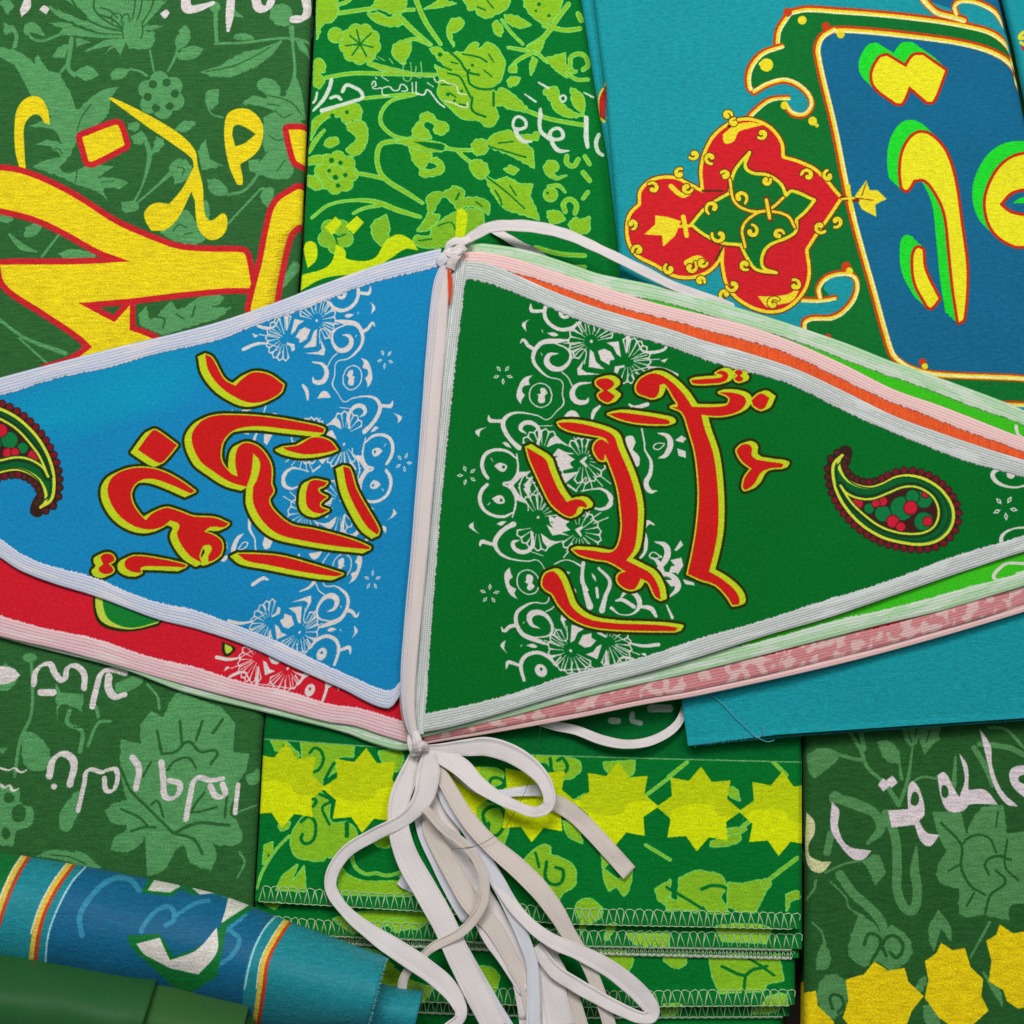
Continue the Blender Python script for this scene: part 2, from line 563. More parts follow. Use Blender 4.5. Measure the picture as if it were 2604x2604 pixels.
def fold_layer(name, parent, mat, left, right, front, ytop_px, ztop, thick, noise, amp=0.0006, nx=70, ny=90, zfun=None, crumple=None):
    """One folded layer of cloth: flat top, rounded folded sides, flat underside, closed front and back."""
    r = thick / 2
    fl = polyline_at(extrap(left), ztop); fr = polyline_at(extrap(right), ztop)
    wf = at(np.array([q[0] for q in front], float), np.array([q[1] for q in front], float), ztop)
    yb_end = at(1302, ytop_px, ztop)[1]
    na = 8
    th = np.linspace(np.pi, 0, na)                      # left roll from underside to top
    vs, us = [], []
    ring = None
    for j in range(ny):
        t = j / (ny - 1)
        yc = np.interp(0.5 * (wf[0, 0] + wf[-1, 0]), wf[:, 0], wf[:, 1])
        ymid = yc + (yb_end - yc) * t
        L, R = float(fl(ymid)), float(fr(ymid))
        xs = np.linspace(L + r, R - r, nx)
        px = np.concatenate([L + r - r * np.sin(th), xs[1:-1], R - r + r * np.sin(th[::-1]), np.linspace(R - r, L + r, 8)[1:-1]])
        zo = np.concatenate([-r + r * np.cos(th), np.zeros(nx - 2), -r + r * np.cos(th[::-1]), np.full(6, -2 * r)])
        arcl = th * r
        u = np.concatenate([L + r - arcl, xs[1:-1], R - r + arcl[::-1], np.linspace(R - r + np.pi * r, R - r + np.pi * r + 0.02, 8)[1:-1]])
        yfront = np.interp(px, wf[:, 0], wf[:, 1])
        y = yfront + (yb_end - yfront) * t
        topw = np.clip((zo + 2 * r) / (2 * r), 0, 1)
        z = ztop + zo + noise(px, y, 0.10) * amp * topw
        if zfun is not None: z = z + zfun(px, y) * topw
        if crumple is not None: px = px + crumple(px, y) * (1 - np.abs(1 - 0))
        vs.append(np.column_stack([px, y, z])); us.append(np.column_stack([u, y]))
        ring = len(px)
    f = grid_faces(ny, ring, True)
    f.append(tuple(range(ring))); f.append(tuple(reversed(range((ny - 1) * ring, ny * ring))))
    return mesh_obj(name, np.concatenate(vs), f, mat, parent, np.concatenate(us))


def tube_mesh(paths, rad, sides=5):
    V, Fc = [], []
    for p in paths:
        p = np.asarray(p, float)
        d = np.gradient(p, axis=0); d /= np.linalg.norm(d, axis=1)[:, None] + 1e-12
        s = np.cross(d, [0, 0, 1.0]); ln = np.linalg.norm(s, axis=1)
        s[ln < 1e-6] = [1, 0, 0]; s /= np.linalg.norm(s, axis=1)[:, None]
        n = np.cross(s, d)
        a = np.arange(sides) * 2 * np.pi / sides
        ring = p[:, None] + rad * (np.cos(a)[None, :, None] * s[:, None] + np.sin(a)[None, :, None] * n[:, None])
        o = sum(len(q) for q in V)
        V.append(ring.reshape(-1, 3))
        Fc += [tuple(o + i for i in f) for f in grid_faces(len(p), sides, True)]
    return np.concatenate(V), Fc


def ribbon(name, parent, mat, zoom, s, zf, thick=0.00035, n=8, arch=0.0, wscale=1.0):
    """A flat woven tape laid along a curve; width in picture points, heights from zf(t)."""
    c = path(zoom, s, n)
    seg = np.linalg.norm(np.diff(c[:, :2], axis=0), axis=1)
    t = np.concatenate([[0], np.cumsum(seg)]); tl = t / t[-1]
    z = zf(tl)
    ctr = at(c[:, 0], c[:, 1], z)
    d = np.gradient(ctr, axis=0); d[:, 2] = 0; d /= np.linalg.norm(d, axis=1)[:, None]
    nr = np.column_stack([-d[:, 1], d[:, 0], 0 * d[:, 0]])
    hw = c[:, 2] / 2 / 6000.0 * wscale
    k = np.array([-1.0, -0.95, -0.74, -0.70, -0.35, 0.0, 0.35, 0.72, 0.95, 1.0])
    K = len(k)
    crease = np.array([0, 0, 0.00012, -0.00008, 0, 0, 0, 0, 0, 0])
    rng = np.random.RandomState(abs(hash(s)) % 1000 if False else int(c[:, 0].sum()) % 9973)
    tilt = np.interp(tl, np.linspace(0, 1, 7), rng.uniform(-0.25, 0.25, 7))
    up = np.array([0, 0, 1.0])
    top = ctr[:, None] + nr[:, None] * (hw[:, None] * k)[..., None] + up * ((1 - k ** 2) * arch + (hw * tilt)[:, None] * k + crease + 0.00022 * np.sin(rng.uniform(0, 6) + np.arange(len(tl))[:, None] * 0.7 + k * 1.5) * np.abs(k) ** 2)[..., None]
    bot = top - up * thick
    lip = (np.abs(k) > 0.99)[None, :, None] * up * thick * 0.15
    ring = np.concatenate([top - lip, bot[:, ::-1] + lip], 1)
    m = ring.shape[1]
    L = np.concatenate([[0], np.cumsum(np.linalg.norm(np.diff(ctr, axis=0), axis=1))])
    uv = np.stack([np.broadcast_to(L[:, None], (len(L), m)), np.broadcast_to(np.concatenate([(k + 1) / 2, (k[::-1] + 1) / 2]), (len(L), m))], -1)
    f = grid_faces(len(L), m, True)
    f.append(tuple(reversed(range(m)))); f.append(tuple(range((len(L) - 1) * m, len(L) * m)))
    return mesh_obj(name, ring, f, mat, parent, uv)

# ================================================================== prints
# ---- dark green banner with yellow lettering
PD = dict(D=srgb(47, 101, 50), L=srgb(88, 155, 94), W=srgb(222, 213, 210), Y=srgb(238, 214, 28), R=srgb(204, 36, 44))
LEFT_TOP = '''
F L 0,0! 60,0! 85,40! 40,90! 0,20!
F L 290,35! 420,90 540,120 400,0! 1020,0! 960,70 890,150! 1005,155! 940,180 880,185! 945,195! 950,240! 920,295 800,300! 770,265! 740,340! 700,290! 640,340! 690,280! 510,325! 640,250! 740,235! 600,235 440,222! 350,215! 390,180! 300,145! 400,140 520,185 600,200! 470,150 350,100
S D 745,190,11 640,170 520,110 440,0 | 750,180,11 650,130 580,60 580,0 | 755,175,11 690,120 600,90 | 720,110,9 680,70 620,50 | 840,120,9 860,60 870,0 | 870,140,9 920,60 940,0 | 880,160,9 960,100 1000,60 | 740,215,9 600,205 450,160 | 690,140,8 690,90 740,90 745,140 | 745,110,8 780,85 795,130 | 810,120,8 820,70 830,0
F L 765,145 855,140 865,180 855,230 765,228 758,180
S D 756,135,8 750,185 757,235 | 870,140,8 875,190 865,235
F L 148,150! 200,135 250,175 275,225! 200,200 150,210
S L 160,160,10 190,230,16 260,250 340,225 400,200,10
F L 20,140! 80,160 110,215 100,290! 70,300! 85,240 80,200 30,210
S L 440,240,26 430,330 420,420 460,470,20
F L 470,235! 560,260! 470,290!
F L 430,270! 360,290! 320,355! 400,360!
F L 455,450! 530,410 570,420 610,465! 550,495 500,490
S L 420,390,14 380,440,20
F L -20,285! 100,310 180,360 210,390! 225,330! 300,440! 370,450! 400,520! 430,560! 470,680! 560,600! 640,550 730,535! 680,600! 660,700 600,760 480,850 420,960 330,1060! 200,1030! 260,990 380,960! 300,900 220,890! 290,860 380,880! 330,800 170,780! 320,720! 200,600 150,510! 90,400! -20,340!
S D 180,790,8 260,800 330,850 | 300,940,8 350,910 380,940 | 260,990,7 320,960 | 560,640,6 500,720 470,800
R L 990,585,92,58,6,0.4
R D 990,585,84,26,6,0.92
O L 990,590,60
S L 945,440,12 920,310 | 1030,440,10 1075,350,16 1090,290
F L 1070,260! 1100,190 1135,155 1170,210 1150,270 1090,310!
F L 1075,350! 1120,300 1190,280 1250,300! 1210,350 1130,370
F L 680,490! 690,440 740,420 800,430! 760,480 720,490
S L 800,425,14 860,440 900,465
F L 1260,600 1270,560 1345,545! 1335,640 1300,670 1265,640
S L 1270,640,10 1300,700 1370,725
S L 1325,40,25 1325,150 1330,265,20 | 1320,268,16 1500,262 1750,235 1900,255,20
O L 1320,45,34
F L 1440,210! 1500,205 1560,230 1560,245! 1440,240
F L 1380,0! 1440,60 1500,110! 1420,100!
F L 1225,440! 1360,400! 1380,380! 1500,320! 1600,300 1740,245! 1680,330 1580,410! 1420,475! 1300,470
S D 1260,440,8 1420,410 1560,350 1660,290
F L 1655,90 1680,40 1740,25 1790,60 1780,150 1720,160 1670,130
S L 1790,170,34 1800,300,16 1810,450,20 1780,560
F L 1810,240! 1880,280 1920,360! 1840,310!
F L 1580,540 1600,490 1670,490 1720,540 1730,600 1780,520 1810,450! 1850,560 1880,720! 1830,740 1700,690 1620,660 1480,640! 1560,590 1640,600
S D 1650,590,8 1740,610 1800,640 1850,700 | 1640,640,7 1720,650
F L 1620,720! 1700,690 1830,740 1890,760 1740,770! 1750,880 1790,960 1790,1080 1700,1100 1620,1080 1540,1050 1530,990 1620,960 1610,860
S D 1690,680,7 1740,720 1790,700 | 1650,830,7 1700,860 1760,840 | 1640,930,7 1590,990 | 1700,1050,7 1750,980
F L 1275,1100! 1350,1110 1400,1170 1400,1200! 1320,1200 1280,1160
S L 1400,1195,18 1500,1170 1600,1050 | 1340,1440,14 1450,1320 1600,1160
F L 1610,1150! 1680,1160 1650,1290! 1600,1220
S L 820,1250,14 880,1130 920,960,30 900,880 | 830,1260,14 960,1150 1100,1020,40
F L 1060,1080! 1040,1030 1100,980 1160,1000 1180,1080 1080,1140!
S D 1090,1030,7 1130,1040 1120,1080
F L 1215,930! 1260,855! 1290,980! 1370,1020! 1240,1050!
F L 1070,800! 1130,745 1210,750! 1150,810 1100,810
F L 780,760! 850,750 850,800! 800,800
F L 800,840! 870,800! 910,860! 840,890
F L 960,840! 1010,870 980,930! 930,950!
F L 740,1245! 830,1240 850,1290 760,1310!
F L 200,1030! 320,1000 400,1060 480,1040 540,1010 700,1020! 640,1060 600,1090! 690,1090 790,1120! 740,1160 640,1160 660,1230! 600,1180 460,1130! 400,1100 300,1060
S D 465,1000,7 470,1060 460,1120 | 620,1120,7 700,1110
F L 150,1420 190,1380 270,1370! 230,1440 160,1460
S L 55,1440,14 140,1520,40 230,1550,8 | 260,1580,16 380,1420,12
F L 360,1560! 440,1530 580,1560 580,1590! 400,1590
F L -20,1300! 60,1310 80,1350 40,1370 -20,1350!
F L 980,1430! 1060,1350 1140,1290 1200,1360! 1260,1230 1290,1300! 1250,1480 1100,1490
S D 1060,1420,7 1100,1380 1150,1400 | 1130,1440,7 1180,1430
F L 850,1932! 900,1880! 930,1960 1000,1900! 1050,1850! 1100,1900 1200,1840! 1280,1800 1370,1805! 1300,1890! 1420,1890! 1350,1950 1200,2000! 1000,2060! 860,2000!
S D 960,1950,10 1010,1960 1000,2010 | 1080,1930,10 1130,1960 | 1200,1880,10 1180,1950
S L -10,1960,20 160,2080 400,2170,30 | 120,2080,14 320,2260
F L 1230,1850! 1300,1810 1380,1830! 1330,1880
F L 1600,1930! 1800,1600! 1860,1620 1800,1700!
'''
LEFT_LETTERS = '''
F W 120,60! 150,-10! 190,-10! 185,50 130,105!
F W 240,60! 270,35 305,55! 285,90!
F W 980,80! 1020,55 1040,75! 1010,110
S W 1140,-10,50 1150,50 1220,50 1310,20,30 | 1420,-10,42 1410,100 1400,190,16 | 1570,-10,45 1590,50 1640,50 1670,0 | 1880,-10,50 1890,60 1860,110 1800,120
F Y 90,780 110,660 180,595 250,605 295,680 305,765! 275,755 240,710 190,715 150,780 150,900 158,1040! 120,1035! 95,930
'''
LEFT_OUTLINED = ['500,840! 700,765 725,770 765,890! 560,990 540,985!', '1770,795! 1930,790! 1930,1000! 1830,995 1800,930',
                 '-60,1045! 100,1060 250,1110 450,1210 700,1370 900,1460 1100,1530 1300,1545 1490,1550 1510,1580 1540,1740! 1530,1770! 1400,1770 1100,1800 850,1830 480,1860! 701,1978! 798,1875! 795,2026! 949,2088 1100,2219! 275,2274! 440,2219 564,2130! 481,2054 275,1916 82,1793 21,1724 0,1628! 400,1625 795,1605! 600,1530 400,1420 200,1330 -60,1265!',
                 '1830,1160! 1700,1250 1650,1400 1610,1600 1560,1800 1540,1932 1600,2100! 1670,1932 1700,1750 1740,1550 1780,1430 1850,1370 1930,1370! 1930,1150!']
LEFT_LETTERS2 = '''
F Y 665,605! 690,600 900,700 1110,830 1200,930 1215,1020! 1245,1140 1255,1300 1280,1350 1310,1350 1370,1310 1395,1350 1380,1430 1310,1475 1250,1450 1210,1380 1195,1230! 1175,1180! 1100,1330 1020,1410 930,1420! 890,1350 890,1300 950,1250 1040,1255! 1120,1160 1190,1030! 1180,980 1080,900 920,790 770,680!
F Y 1380,760 1400,700 1460,670 1540,680 1610,760 1605,880 1560,950 1475,1010! 1490,1130 1455,1135! 1410,1030 1380,880 | 1425,830! 1440,775 1490,775 1570,825! 1500,880 1445,900!
'''
LEFT_LOW = '''
F L 590,540! 690,560! 690,470 740,400! 800,430! 840,340 880,300! 960,340 1080,380! 1150,460! 1140,600! 1220,610! 1200,700 1170,740! 1150,800 1120,900! 1170,960 1180,1040 1100,1060 1040,1050! 1060,1110 1030,1180! 930,1140 900,1060 860,1080! 800,1180 720,1210! 710,1010! 690,1050 620,1090 540,1080! 560,1020 620,970 550,950 510,890! 560,850 620,840! 590,700
S D 590,680,14 640,790 720,870 850,1000 | 520,820,10 600,800 | 770,500,14 790,600 | 880,450,14 890,560 | 990,450,14 960,540 | 1090,440,14 1040,510 | 790,610,14 860,600 920,550 980,600 1060,600 1030,660 | 820,690,12 850,650 920,630 960,680 | 590,880,12 680,920 720,960 | 640,990,12 700,970 760,970 | 850,1000,16 960,950 1120,960 | 860,1000,14 950,1030 990,1100 | 740,860,12 770,840 800,920 | 700,720,12 740,650 | 1000,800,12 960,850 930,900 | 1060,870,12 990,890 920,900 | 1110,820,12 1100,920
F L -20,190! 30,170 70,200! 90,240 40,300 -20,300!
S L 150,130,14 160,300 150,430 100,540,16 70,720
O L 145,140,36,22
F L 110,500! 170,510 240,590 230,680 150,690 110,640
F L 290,900! 330,840 390,790 400,850 340,990! 295,980
F L 270,260! 300,310! 410,320! 400,400! 300,370 280,450!
S L 390,600,20 400,500 330,460 340,400 | 430,570,14 480,460 540,450 | 470,380,16 480,430
S D 350,420,8 390,430 | 350,450,8 400,450 | 360,480,8 395,480
F L -20,750! 90,790 100,850 160,880 150,960 80,990 60,1060 -20,1050!
F D 60,880 110,860 120,930 70,940
F D 20,970 50,1000 30,1030 10,1010
F D 30,800 70,820 50,850 20,840
O L 20,910,38
F L -20,580! 40,580! 10,610!
F L 180,1110! 250,1080 360,1090! 400,1090 500,1170! 430,1170 300,1130
S D 250,1105,7 340,1115 420,1150
F L 560,270! 620,240 700,240 640,300 570,310
S L 720,270,12 770,330 780,390
F L 1200,720! 1270,680! 1280,740 1220,760
S L 1150,900,8 1260,860 | 1170,1090,10 1195,1140 1160,1215,8
S W 165,270,24 180,200 240,170 270,220 310,250 330,190 370,180 410,220 410,290 | 200,310,34 260,310 | 450,380,26 470,290 500,210 560,200 610,215 | 530,230,30 530,290 560,330 610,320
F W -20,180! 60,190 100,225! 60,260 -20,275!
S W 240,720,30 260,640 310,610 360,650 340,760 | 380,890,20 410,760 430,690 500,700 520,690 570,690 560,780 520,790 510,730 | 650,630,26 680,680 665,780 | 790,650,24 800,740 810,820 860,820 880,760 830,740 | 910,930,24 930,820 960,730 1030,740 1090,730 | 1030,770,24 1060,820 1100,810 1090,760 | 1165,760,20 1150,900
O W 263,770,15
S W 0,760,10 20,775 45,765 60,790 90,780 | 0,680,9 40,690 70,680 100,700 130,690
'''
left_canvas = Canvas((-420, -330, 900, 2700), 0.031, PD['D'])
left_canvas.art('A', PD, LEFT_TOP, rough=('L', 2.6, 26))
left_canvas.art('F', PD, LEFT_LOW, nib=True, rough=('L', 2.4, 30))
left_canvas.art('A', PD, LEFT_LETTERS, nib=True)
for s in LEFT_OUTLINED:
    l = loop('A', s)
    left_canvas.fill(outline_loops(l, 74 / 2.415), PD['R'])
for s in LEFT_OUTLINED:
    left_canvas.fill([loop('A', s)], PD['Y'])
left_canvas.art('A', PD, LEFT_LETTERS2)
# dry-brush nicks along the tall letter's edge, where the red ink bled between threads
_r = np.random.RandomState(4)
for i in range(60):
    y = 1380 + i * 9.5 + _r.uniform(-3, 3)
    x = np.interp(y, [1380, 1430, 1550, 1750, 1932], [1830, 1770, 1735, 1695, 1665])
    left_canvas.fill(stroke_loops(path('A', '%f,%f,5 %f,%f,2' % (x + 8, y, x - _r.uniform(10, 55), y + 3))), srgb(150, 95, 20), a=0.8)

# ---- lime on green banner, upper part
PB = dict(D=srgb(0, 116, 42), L=srgb(140, 195, 38), W=srgb(214, 224, 205), Y=srgb(205, 226, 18), T=srgb(150, 200, 120), P=srgb(128, 186, 40))
MID_TOP = '''
F L 250,-20! 380,-20! 385,75! 350,130 290,150 258,240!
S L 390,80,18 560,55,16 620,50 | 640,40,14 760,60 850,60
F L 570,70! 600,30 640,-20! 790,-20 800,40 760,90 710,80 660,60 620,50
F L 565,85! 640,80 700,110 740,80! 760,120 800,140! 740,160 660,150 600,120
S L 750,90,22 850,190 955,275,14 | 860,-10,20 920,130 1015,270,14 | 380,30,14 440,10 470,-20
F L 915,55! 980,20 1030,-20! 1060,10! 1110,20! 1000,45
F L 1060,160 1090,115 1150,120 1145,165 1100,195 1080,200! 1085,240 1100,285! 1060,220
R L 520,268,84,42,9,0.2
O L 520,268,44
S D 520,268,9 455,215 | 520,268,9 500,180 | 520,268,9 590,200 | 520,268,9 600,290 | 520,268,9 560,345 | 520,268,9 470,340 | 520,268,9 430,280
O L 370,215,45
F L 830,245! 830,310 800,370 790,400! 730,350 720,300 750,260
S L 800,250,14 860,240 950,275 | 575,390,20 700,430,30 830,455,20 | 310,475,16 480,450 700,455 980,460,14
F L 235,370! 275,360 305,400 300,440! 270,450 300,490 270,545! 235,520!
F L 950,300! 1000,290 1040,320 1160,320! 1200,270 1240,260 1250,300 1300,260 1360,290 1390,340! 1410,380 1400,440! 1380,500 1330,540 1350,570! 1400,545 1530,650 1550,690! 1440,670 1360,650 1370,720! 1340,770 1300,780 1250,740! 1150,730 1080,670 1000,580 1010,490 980,400! 1040,420 1000,360
S D 1050,300,14 1130,370 1180,440 1250,460 | 1180,450,14 1200,520 1300,550 1400,520 | 1150,330,11 1250,350 1300,380 | 1010,400,11 1080,430 | 1060,450,12 1130,470 1170,540 1200,600 | 1020,520,11 1080,520 | 1210,600,14 1210,680 1290,720 | 1340,570,14 1340,650 | 1080,380,9 1120,390 | 1070,570,9 1110,600 | 1130,640,10 1170,650 | 1280,430,9 1330,470 | 1310,330,8 1340,380
O D 1012,335,14 1060,580,12 1210,400,10 1145,560,9 1100,620,9 1190,430,8
F L 1140,-20! 1180,30! 1190,60 1230,50! 1250,90 1310,110! 1340,90 1420,50 1430,-20
S D 1240,40,10 1290,60 | 1300,0,8 1340,50
F L 1410,90! 1480,100 1570,155! 1500,170 1420,130
F L 1335,140! 1360,130 1395,170 1385,220! 1350,200
S L 1390,120,10 1450,200 1520,270
F L 1520,-20! 1770,-20! 1740,80 1710,120 1660,150 1590,110 1540,50
O D 1620,30,12 1680,100,10 1600,70,8
S L 1800,30,20 1740,110 1650,230,24 1560,290,30 | 1650,160,20 1780,190 1870,180,18 | 1860,90,22 1880,130
F L 1530,300! 1600,260 1650,250! 1630,310 1600,340!
S L 1430,290,10 1540,310,18 | 1590,320,16 1490,370 1440,420,10 | 1610,330,16 1670,385,10
F L 1440,410! 1475,400 1480,445! 1440,440
F L 1580,355! 1605,370 1570,465! 1565,400
F L 1660,360! 1780,330! 1780,400! 1850,440! 1790,480! 1720,430
S L 1810,410,18 1820,350 1890,340 1920,400 1890,430 | 1790,450,14 1850,490 1920,490
F L 1425,500! 1450,475 1505,480! 1480,520 1440,530
S L 1540,680,16 1680,730 1900,770
F L 1650,560 1690,540 1730,540 1750,620 1830,690 1900,710! 1800,720 1720,680 1690,620
F L 1815,540! 1880,580 1900,640 1890,700! 1830,640
F L 230,740! 300,690 400,640 500,640 530,680 510,770! 440,770 400,720 330,720 260,780 218,860!
O D 350,710,14 440,690,12 480,750,10
F L 490,740! 550,760 565,850 530,930 480,960! 440,920 500,850 440,780
F L 300,890! 330,850 390,860 340,905
S L 208,930,18 250,860 300,800,10
R L 375,1060,88,44,8,0.1
O L 370,1060,50
O D 345,985,16 400,1000,14 370,1090,17 430,1075,14 330,1050,12 385,1140,14
F L 200,970! 290,960 280,1010! 205,1010!
F L 195,1080! 250,1090 290,1150 250,1170! 200,1140!
S L 860,580,12 700,630 645,740,14 720,830 830,860 | 830,870,20 660,880 625,950 640,1050 690,1110 800,1180 905,1250,12 | 490,1060,16 600,1080 680,1100,14 | 545,605,12 700,590 870,575
F L 840,860! 850,790 890,740! 900,700 960,700 990,740 1050,760 1060,800 1010,830 970,800! 980,770 930,740! 900,770! 930,800 960,850!
F L 820,900! 850,1000! 890,1040 890,1080 960,1085 1030,1060 1030,1010 990,970! 950,990 1000,1020 960,1050! 900,1040! 940,1000 960,950 900,900!
F L 740,870! 830,850 1000,880 1060,915 930,930 830,900
F D 850,872! 940,876 1045,912 940,912!
S L 1050,915,14 1130,925 1210,925 | 1120,930,14 1160,970 1200,1000
F L 1210,900 1220,870 1280,860 1310,890 1290,940 1230,950
F L 1290,890! 1340,830 1440,800! 1470,830! 1570,830! 1630,800! 1610,860! 1540,870 1580,920! 1590,1030! 1500,980 1440,950 1330,910!
S D 1310,900,10 1450,940 1540,965 | 1370,880,10 1460,870
F L 1195,1010 1240,985 1300,1020 1300,1080 1250,1100 1210,1060
F L 1290,1080! 1350,1110 1420,1090 1500,1130! 1580,1130! 1560,1200! 1600,1290 1620,1350! 1500,1310 1410,1280 1330,1180!
S D 1300,1090,10 1420,1180 1530,1280 | 1350,1170,10 1380,1220 1390,1260 | 1440,1140,9 1480,1200
F L 1405,1040! 1450,1020 1495,1040! 1460,1070
F L 1655,1010 1690,985 1730,1000 1735,1040 1700,1060! 1730,1085 1790,1075! 1730,1100 1680,1080 1655,1050
O L 1690,1195,42
S L 1680,1145,16 1740,1140 1780,1180,6 | 1790,960,20 1790,1000 1830,1020 1860,980 | 1900,960,16 1930,1010 | 1890,1060,20 1930,1110 | 1780,1300,20 1770,1250 1810,1225 1850,1260 1840,1310 | 1890,1220,16 1920,1180
O D 1672,1185,9
F L 1670,1300! 1740,1300 1780,1350! 1730,1370 1690,1370
F L 1800,1380! 1840,1340 1880,1350 1930,1330! 1930,1420! 1850,1440
S L 225,1340,10 330,1260 480,1230 620,1240,22 750,1290 890,1335,14 | 480,1310,10 540,1280 640,1260,14
F P 970,1185! 1050,1180 1100,1150 1160,1180 1150,1220! 1250,1220 1310,1250 1310,1320! 1250,1280 1170,1270 1130,1300! 1080,1240 1040,1210 1010,1230 960,1320! 1010,1330 930,1420! 870,1420! 940,1310 930,1220
F P 960,1400! 1100,1310 1250,1290 1280,1360 1240,1420 1100,1500 900,1520 850,1460 950,1450
S D 1000,1390,9 1080,1370 1110,1420 | 1130,1190,12 1110,1230 | 1230,1240,8 1270,1270 | 880,1480,10 960,1470
F P 680,1320! 700,1400 680,1480 650,1510! 600,1450 600,1370
R P 370,1450,62,46,5,0.3
S D 370,1460,10 330,1400 | 370,1460,10 430,1440 | 370,1460,10 390,1530
S L 1500,1600,40 1650,1650 1900,1640,16 | 1600,1520,18 1750,1560 1900,1570
F L 1660,1640! 1760,1660 1900,1720! 1800,1720!
F L 1180,1700! 1500,1720! 1600,1800! 1200,1800!
F Y 370,1330! 410,1370! 350,1445! 305,1400!
F Y 500,1325! 545,1365! 480,1440! 430,1390!
F Y 160,1690! 300,1650 350,1600 375,1500! 430,1540 440,1590 600,1590 680,1480 750,1440 830,1470 880,1540! 800,1530 720,1580 620,1640 500,1680 300,1710 150,1790!
F Y 170,1530! 190,1490 240,1490 260,1540 250,1600 200,1650!
F Y 1115,1290! 1150,1285 1180,1330 1160,1460! 1105,1460!
'''
# ---- lower part of the same banner: yellow stars in a row, scrollwork
MID_LOW_F = '''
F L 120,0! 200,0! 300,100 290,115! 230,100! 150,70!
S D 200,40,16 270,110
F L 310,0! 650,0! 640,110! 540,120 530,200! 450,260! 425,320! 490,400! 500,520 600,520! 660,580 640,700 560,760 470,740! 450,770! 330,760! 270,730 245,640 270,560 330,480! 320,400! 380,330! 350,230 320,120
S D 345,205,18 410,200 450,140 440,80 400,55 365,85 | 520,150,20 490,200 460,260 | 365,265,16 410,300 395,340 370,370 | 320,440,20 380,425 405,390 370,370 | 425,345,18 490,375 | 495,395,16 445,430 460,480 490,540 | 310,520,20 360,490 400,530 390,630 340,660 310,630 320,600 | 600,530,26 600,610
F L 170,540! 240,520! 230,560! 180,580!
F L 80,670! 130,650! 130,720! 70,790!
O D 108,735,10
S L 30,940,8 70,830 150,700 235,610
F L 155,950! 200,860 290,790! 240,920! 330,800! 340,960!
F L 560,790! 600,850 700,890 900,890 960,840! 1040,950! 1000,990! 540,980!
S D 580,800,20 640,850 720,880 800,875 930,880
S L 625,700,12 650,800 720,850 780,845 860,860 960,830
F L 760,620! 880,600 900,640 860,680 790,670
F L 800,90! 880,65 960,130! 920,180! 830,150!
S D 920,190,20 915,250
F L 60,1040! 180,1030! 130,1080!
'''
MID_LOW_G = '''
F L 350,450! 460,450 480,490 440,560 370,500
F L 870,760! 920,730 1000,760 1050,840 1040,920 990,990 900,960
S D 930,860,18 920,780 1000,750 1035,820 1000,900 950,900 945,840
F L 840,560! 920,540 1020,560 1010,620 950,650 900,640!
S D 950,640,16 960,600 1010,600 1040,640
F L 1160,470! 1250,470 1430,500 1440,560 1380,600 1300,590 1270,520 1190,500
S D 1280,490,18 1300,570 1370,550 1350,490 1320,500
F L 1130,1050! 1200,980 1270,960 1280,1010! 1340,1030 1410,1080 1410,1180 1350,1220 1310,1290! 1260,1310 1180,1110
S D 1260,1050,18 1260,1150 1330,1170 1350,1100 1310,1080 | 1200,1000,14 1220,1080
F L 1350,830! 1420,850 1455,950! 1380,910
F L 1370,740! 1470,680! 1440,740!
F L 1570,510! 1740,500! 1730,570 1690,580 1650,520 1620,570 1580,550
S L 1800,690,10 1932,590 | 1800,960,10 1932,1040
F L 1560,1010! 1600,1050! 1570,1090! 1650,1150! 1725,1100! 1710,1190 1680,1240! 1640,1190 1600,1210! 1575,1150
F L 1420,1290 1480,1250 1550,1290 1560,1340 1490,1390 1450,1450! 1440,1360
F L 1600,1390! 1640,1390 1600,1480! 1580,1480
F L 1850,1200! 1932,1150! 1932,1300! 1870,1260!
F L 1560,1550! 1680,1550 1740,1600 1690,1680 1640,1640 1600,1660!
F L 1700,1450! 1932,1450! 1932,1520! 1750,1510!
F L 90,1370! 250,1330 400,1330 640,1340! 560,1420 420,1400 200,1450!
F L 190,1530! 330,1560 480,1700 640,1760! 500,1900 350,1780 230,1640
F L 760,1760! 900,1640 1000,1700 900,1850
F L 380,1380! 470,1370 520,1420! 430,1440!
S L 640,1250,20 720,1320 760,1400
'''
MID_LOW_H = '''
F L 60,1140! 150,1100 230,1110 290,1130 310,1200 280,1240! 330,1330! 230,1330 190,1280! 150,1330! 100,1310! -10,1320! -10,1240! 50,1270!
S D -10,1190,16 110,1260 190,1310 | 180,1200,18 240,1180 320,1200 300,1240
F L 325,1165! 400,1170 490,1150! 540,1170 520,1230! 470,1330! 380,1320! 320,1290!
S L 530,1160,14 620,1090 700,1030 | 540,480,12 600,540 640,580
O L 530,1170,26
F L 640,1230! 700,1210 730,1250! 670,1260 640,1320!
F L 320,650! 360,650 390,720! 330,690
F L 320,870! 420,870 380,900 330,910
F L 230,940! 380,900 390,930 330,960 230,965
S L 400,860,14 440,830
F L 240,1590! 400,1570 520,1590 620,1570! 640,1660 650,1720! 560,1740 540,1780! 440,1780 300,1790! 260,1700
S D 310,1640,18 430,1690 480,1660 560,1640 | 420,1580,14 500,1620 600,1690 | 430,1790,16 440,1690
F L -10,1580! 100,1570 110,1620 60,1650 -10,1610!
F L 260,1400! 420,1390 560,1420 540,1500! 300,1490!
F L 560,1810! 660,1800 640,1900 500,1920!
F L -10,1850! 90,1860 60,1932! -10,1932!
S L 0,590,12 100,510
'''
mid_canvas = Canvas((560, -330, 2120, 2700), 0.030, PB['D'])
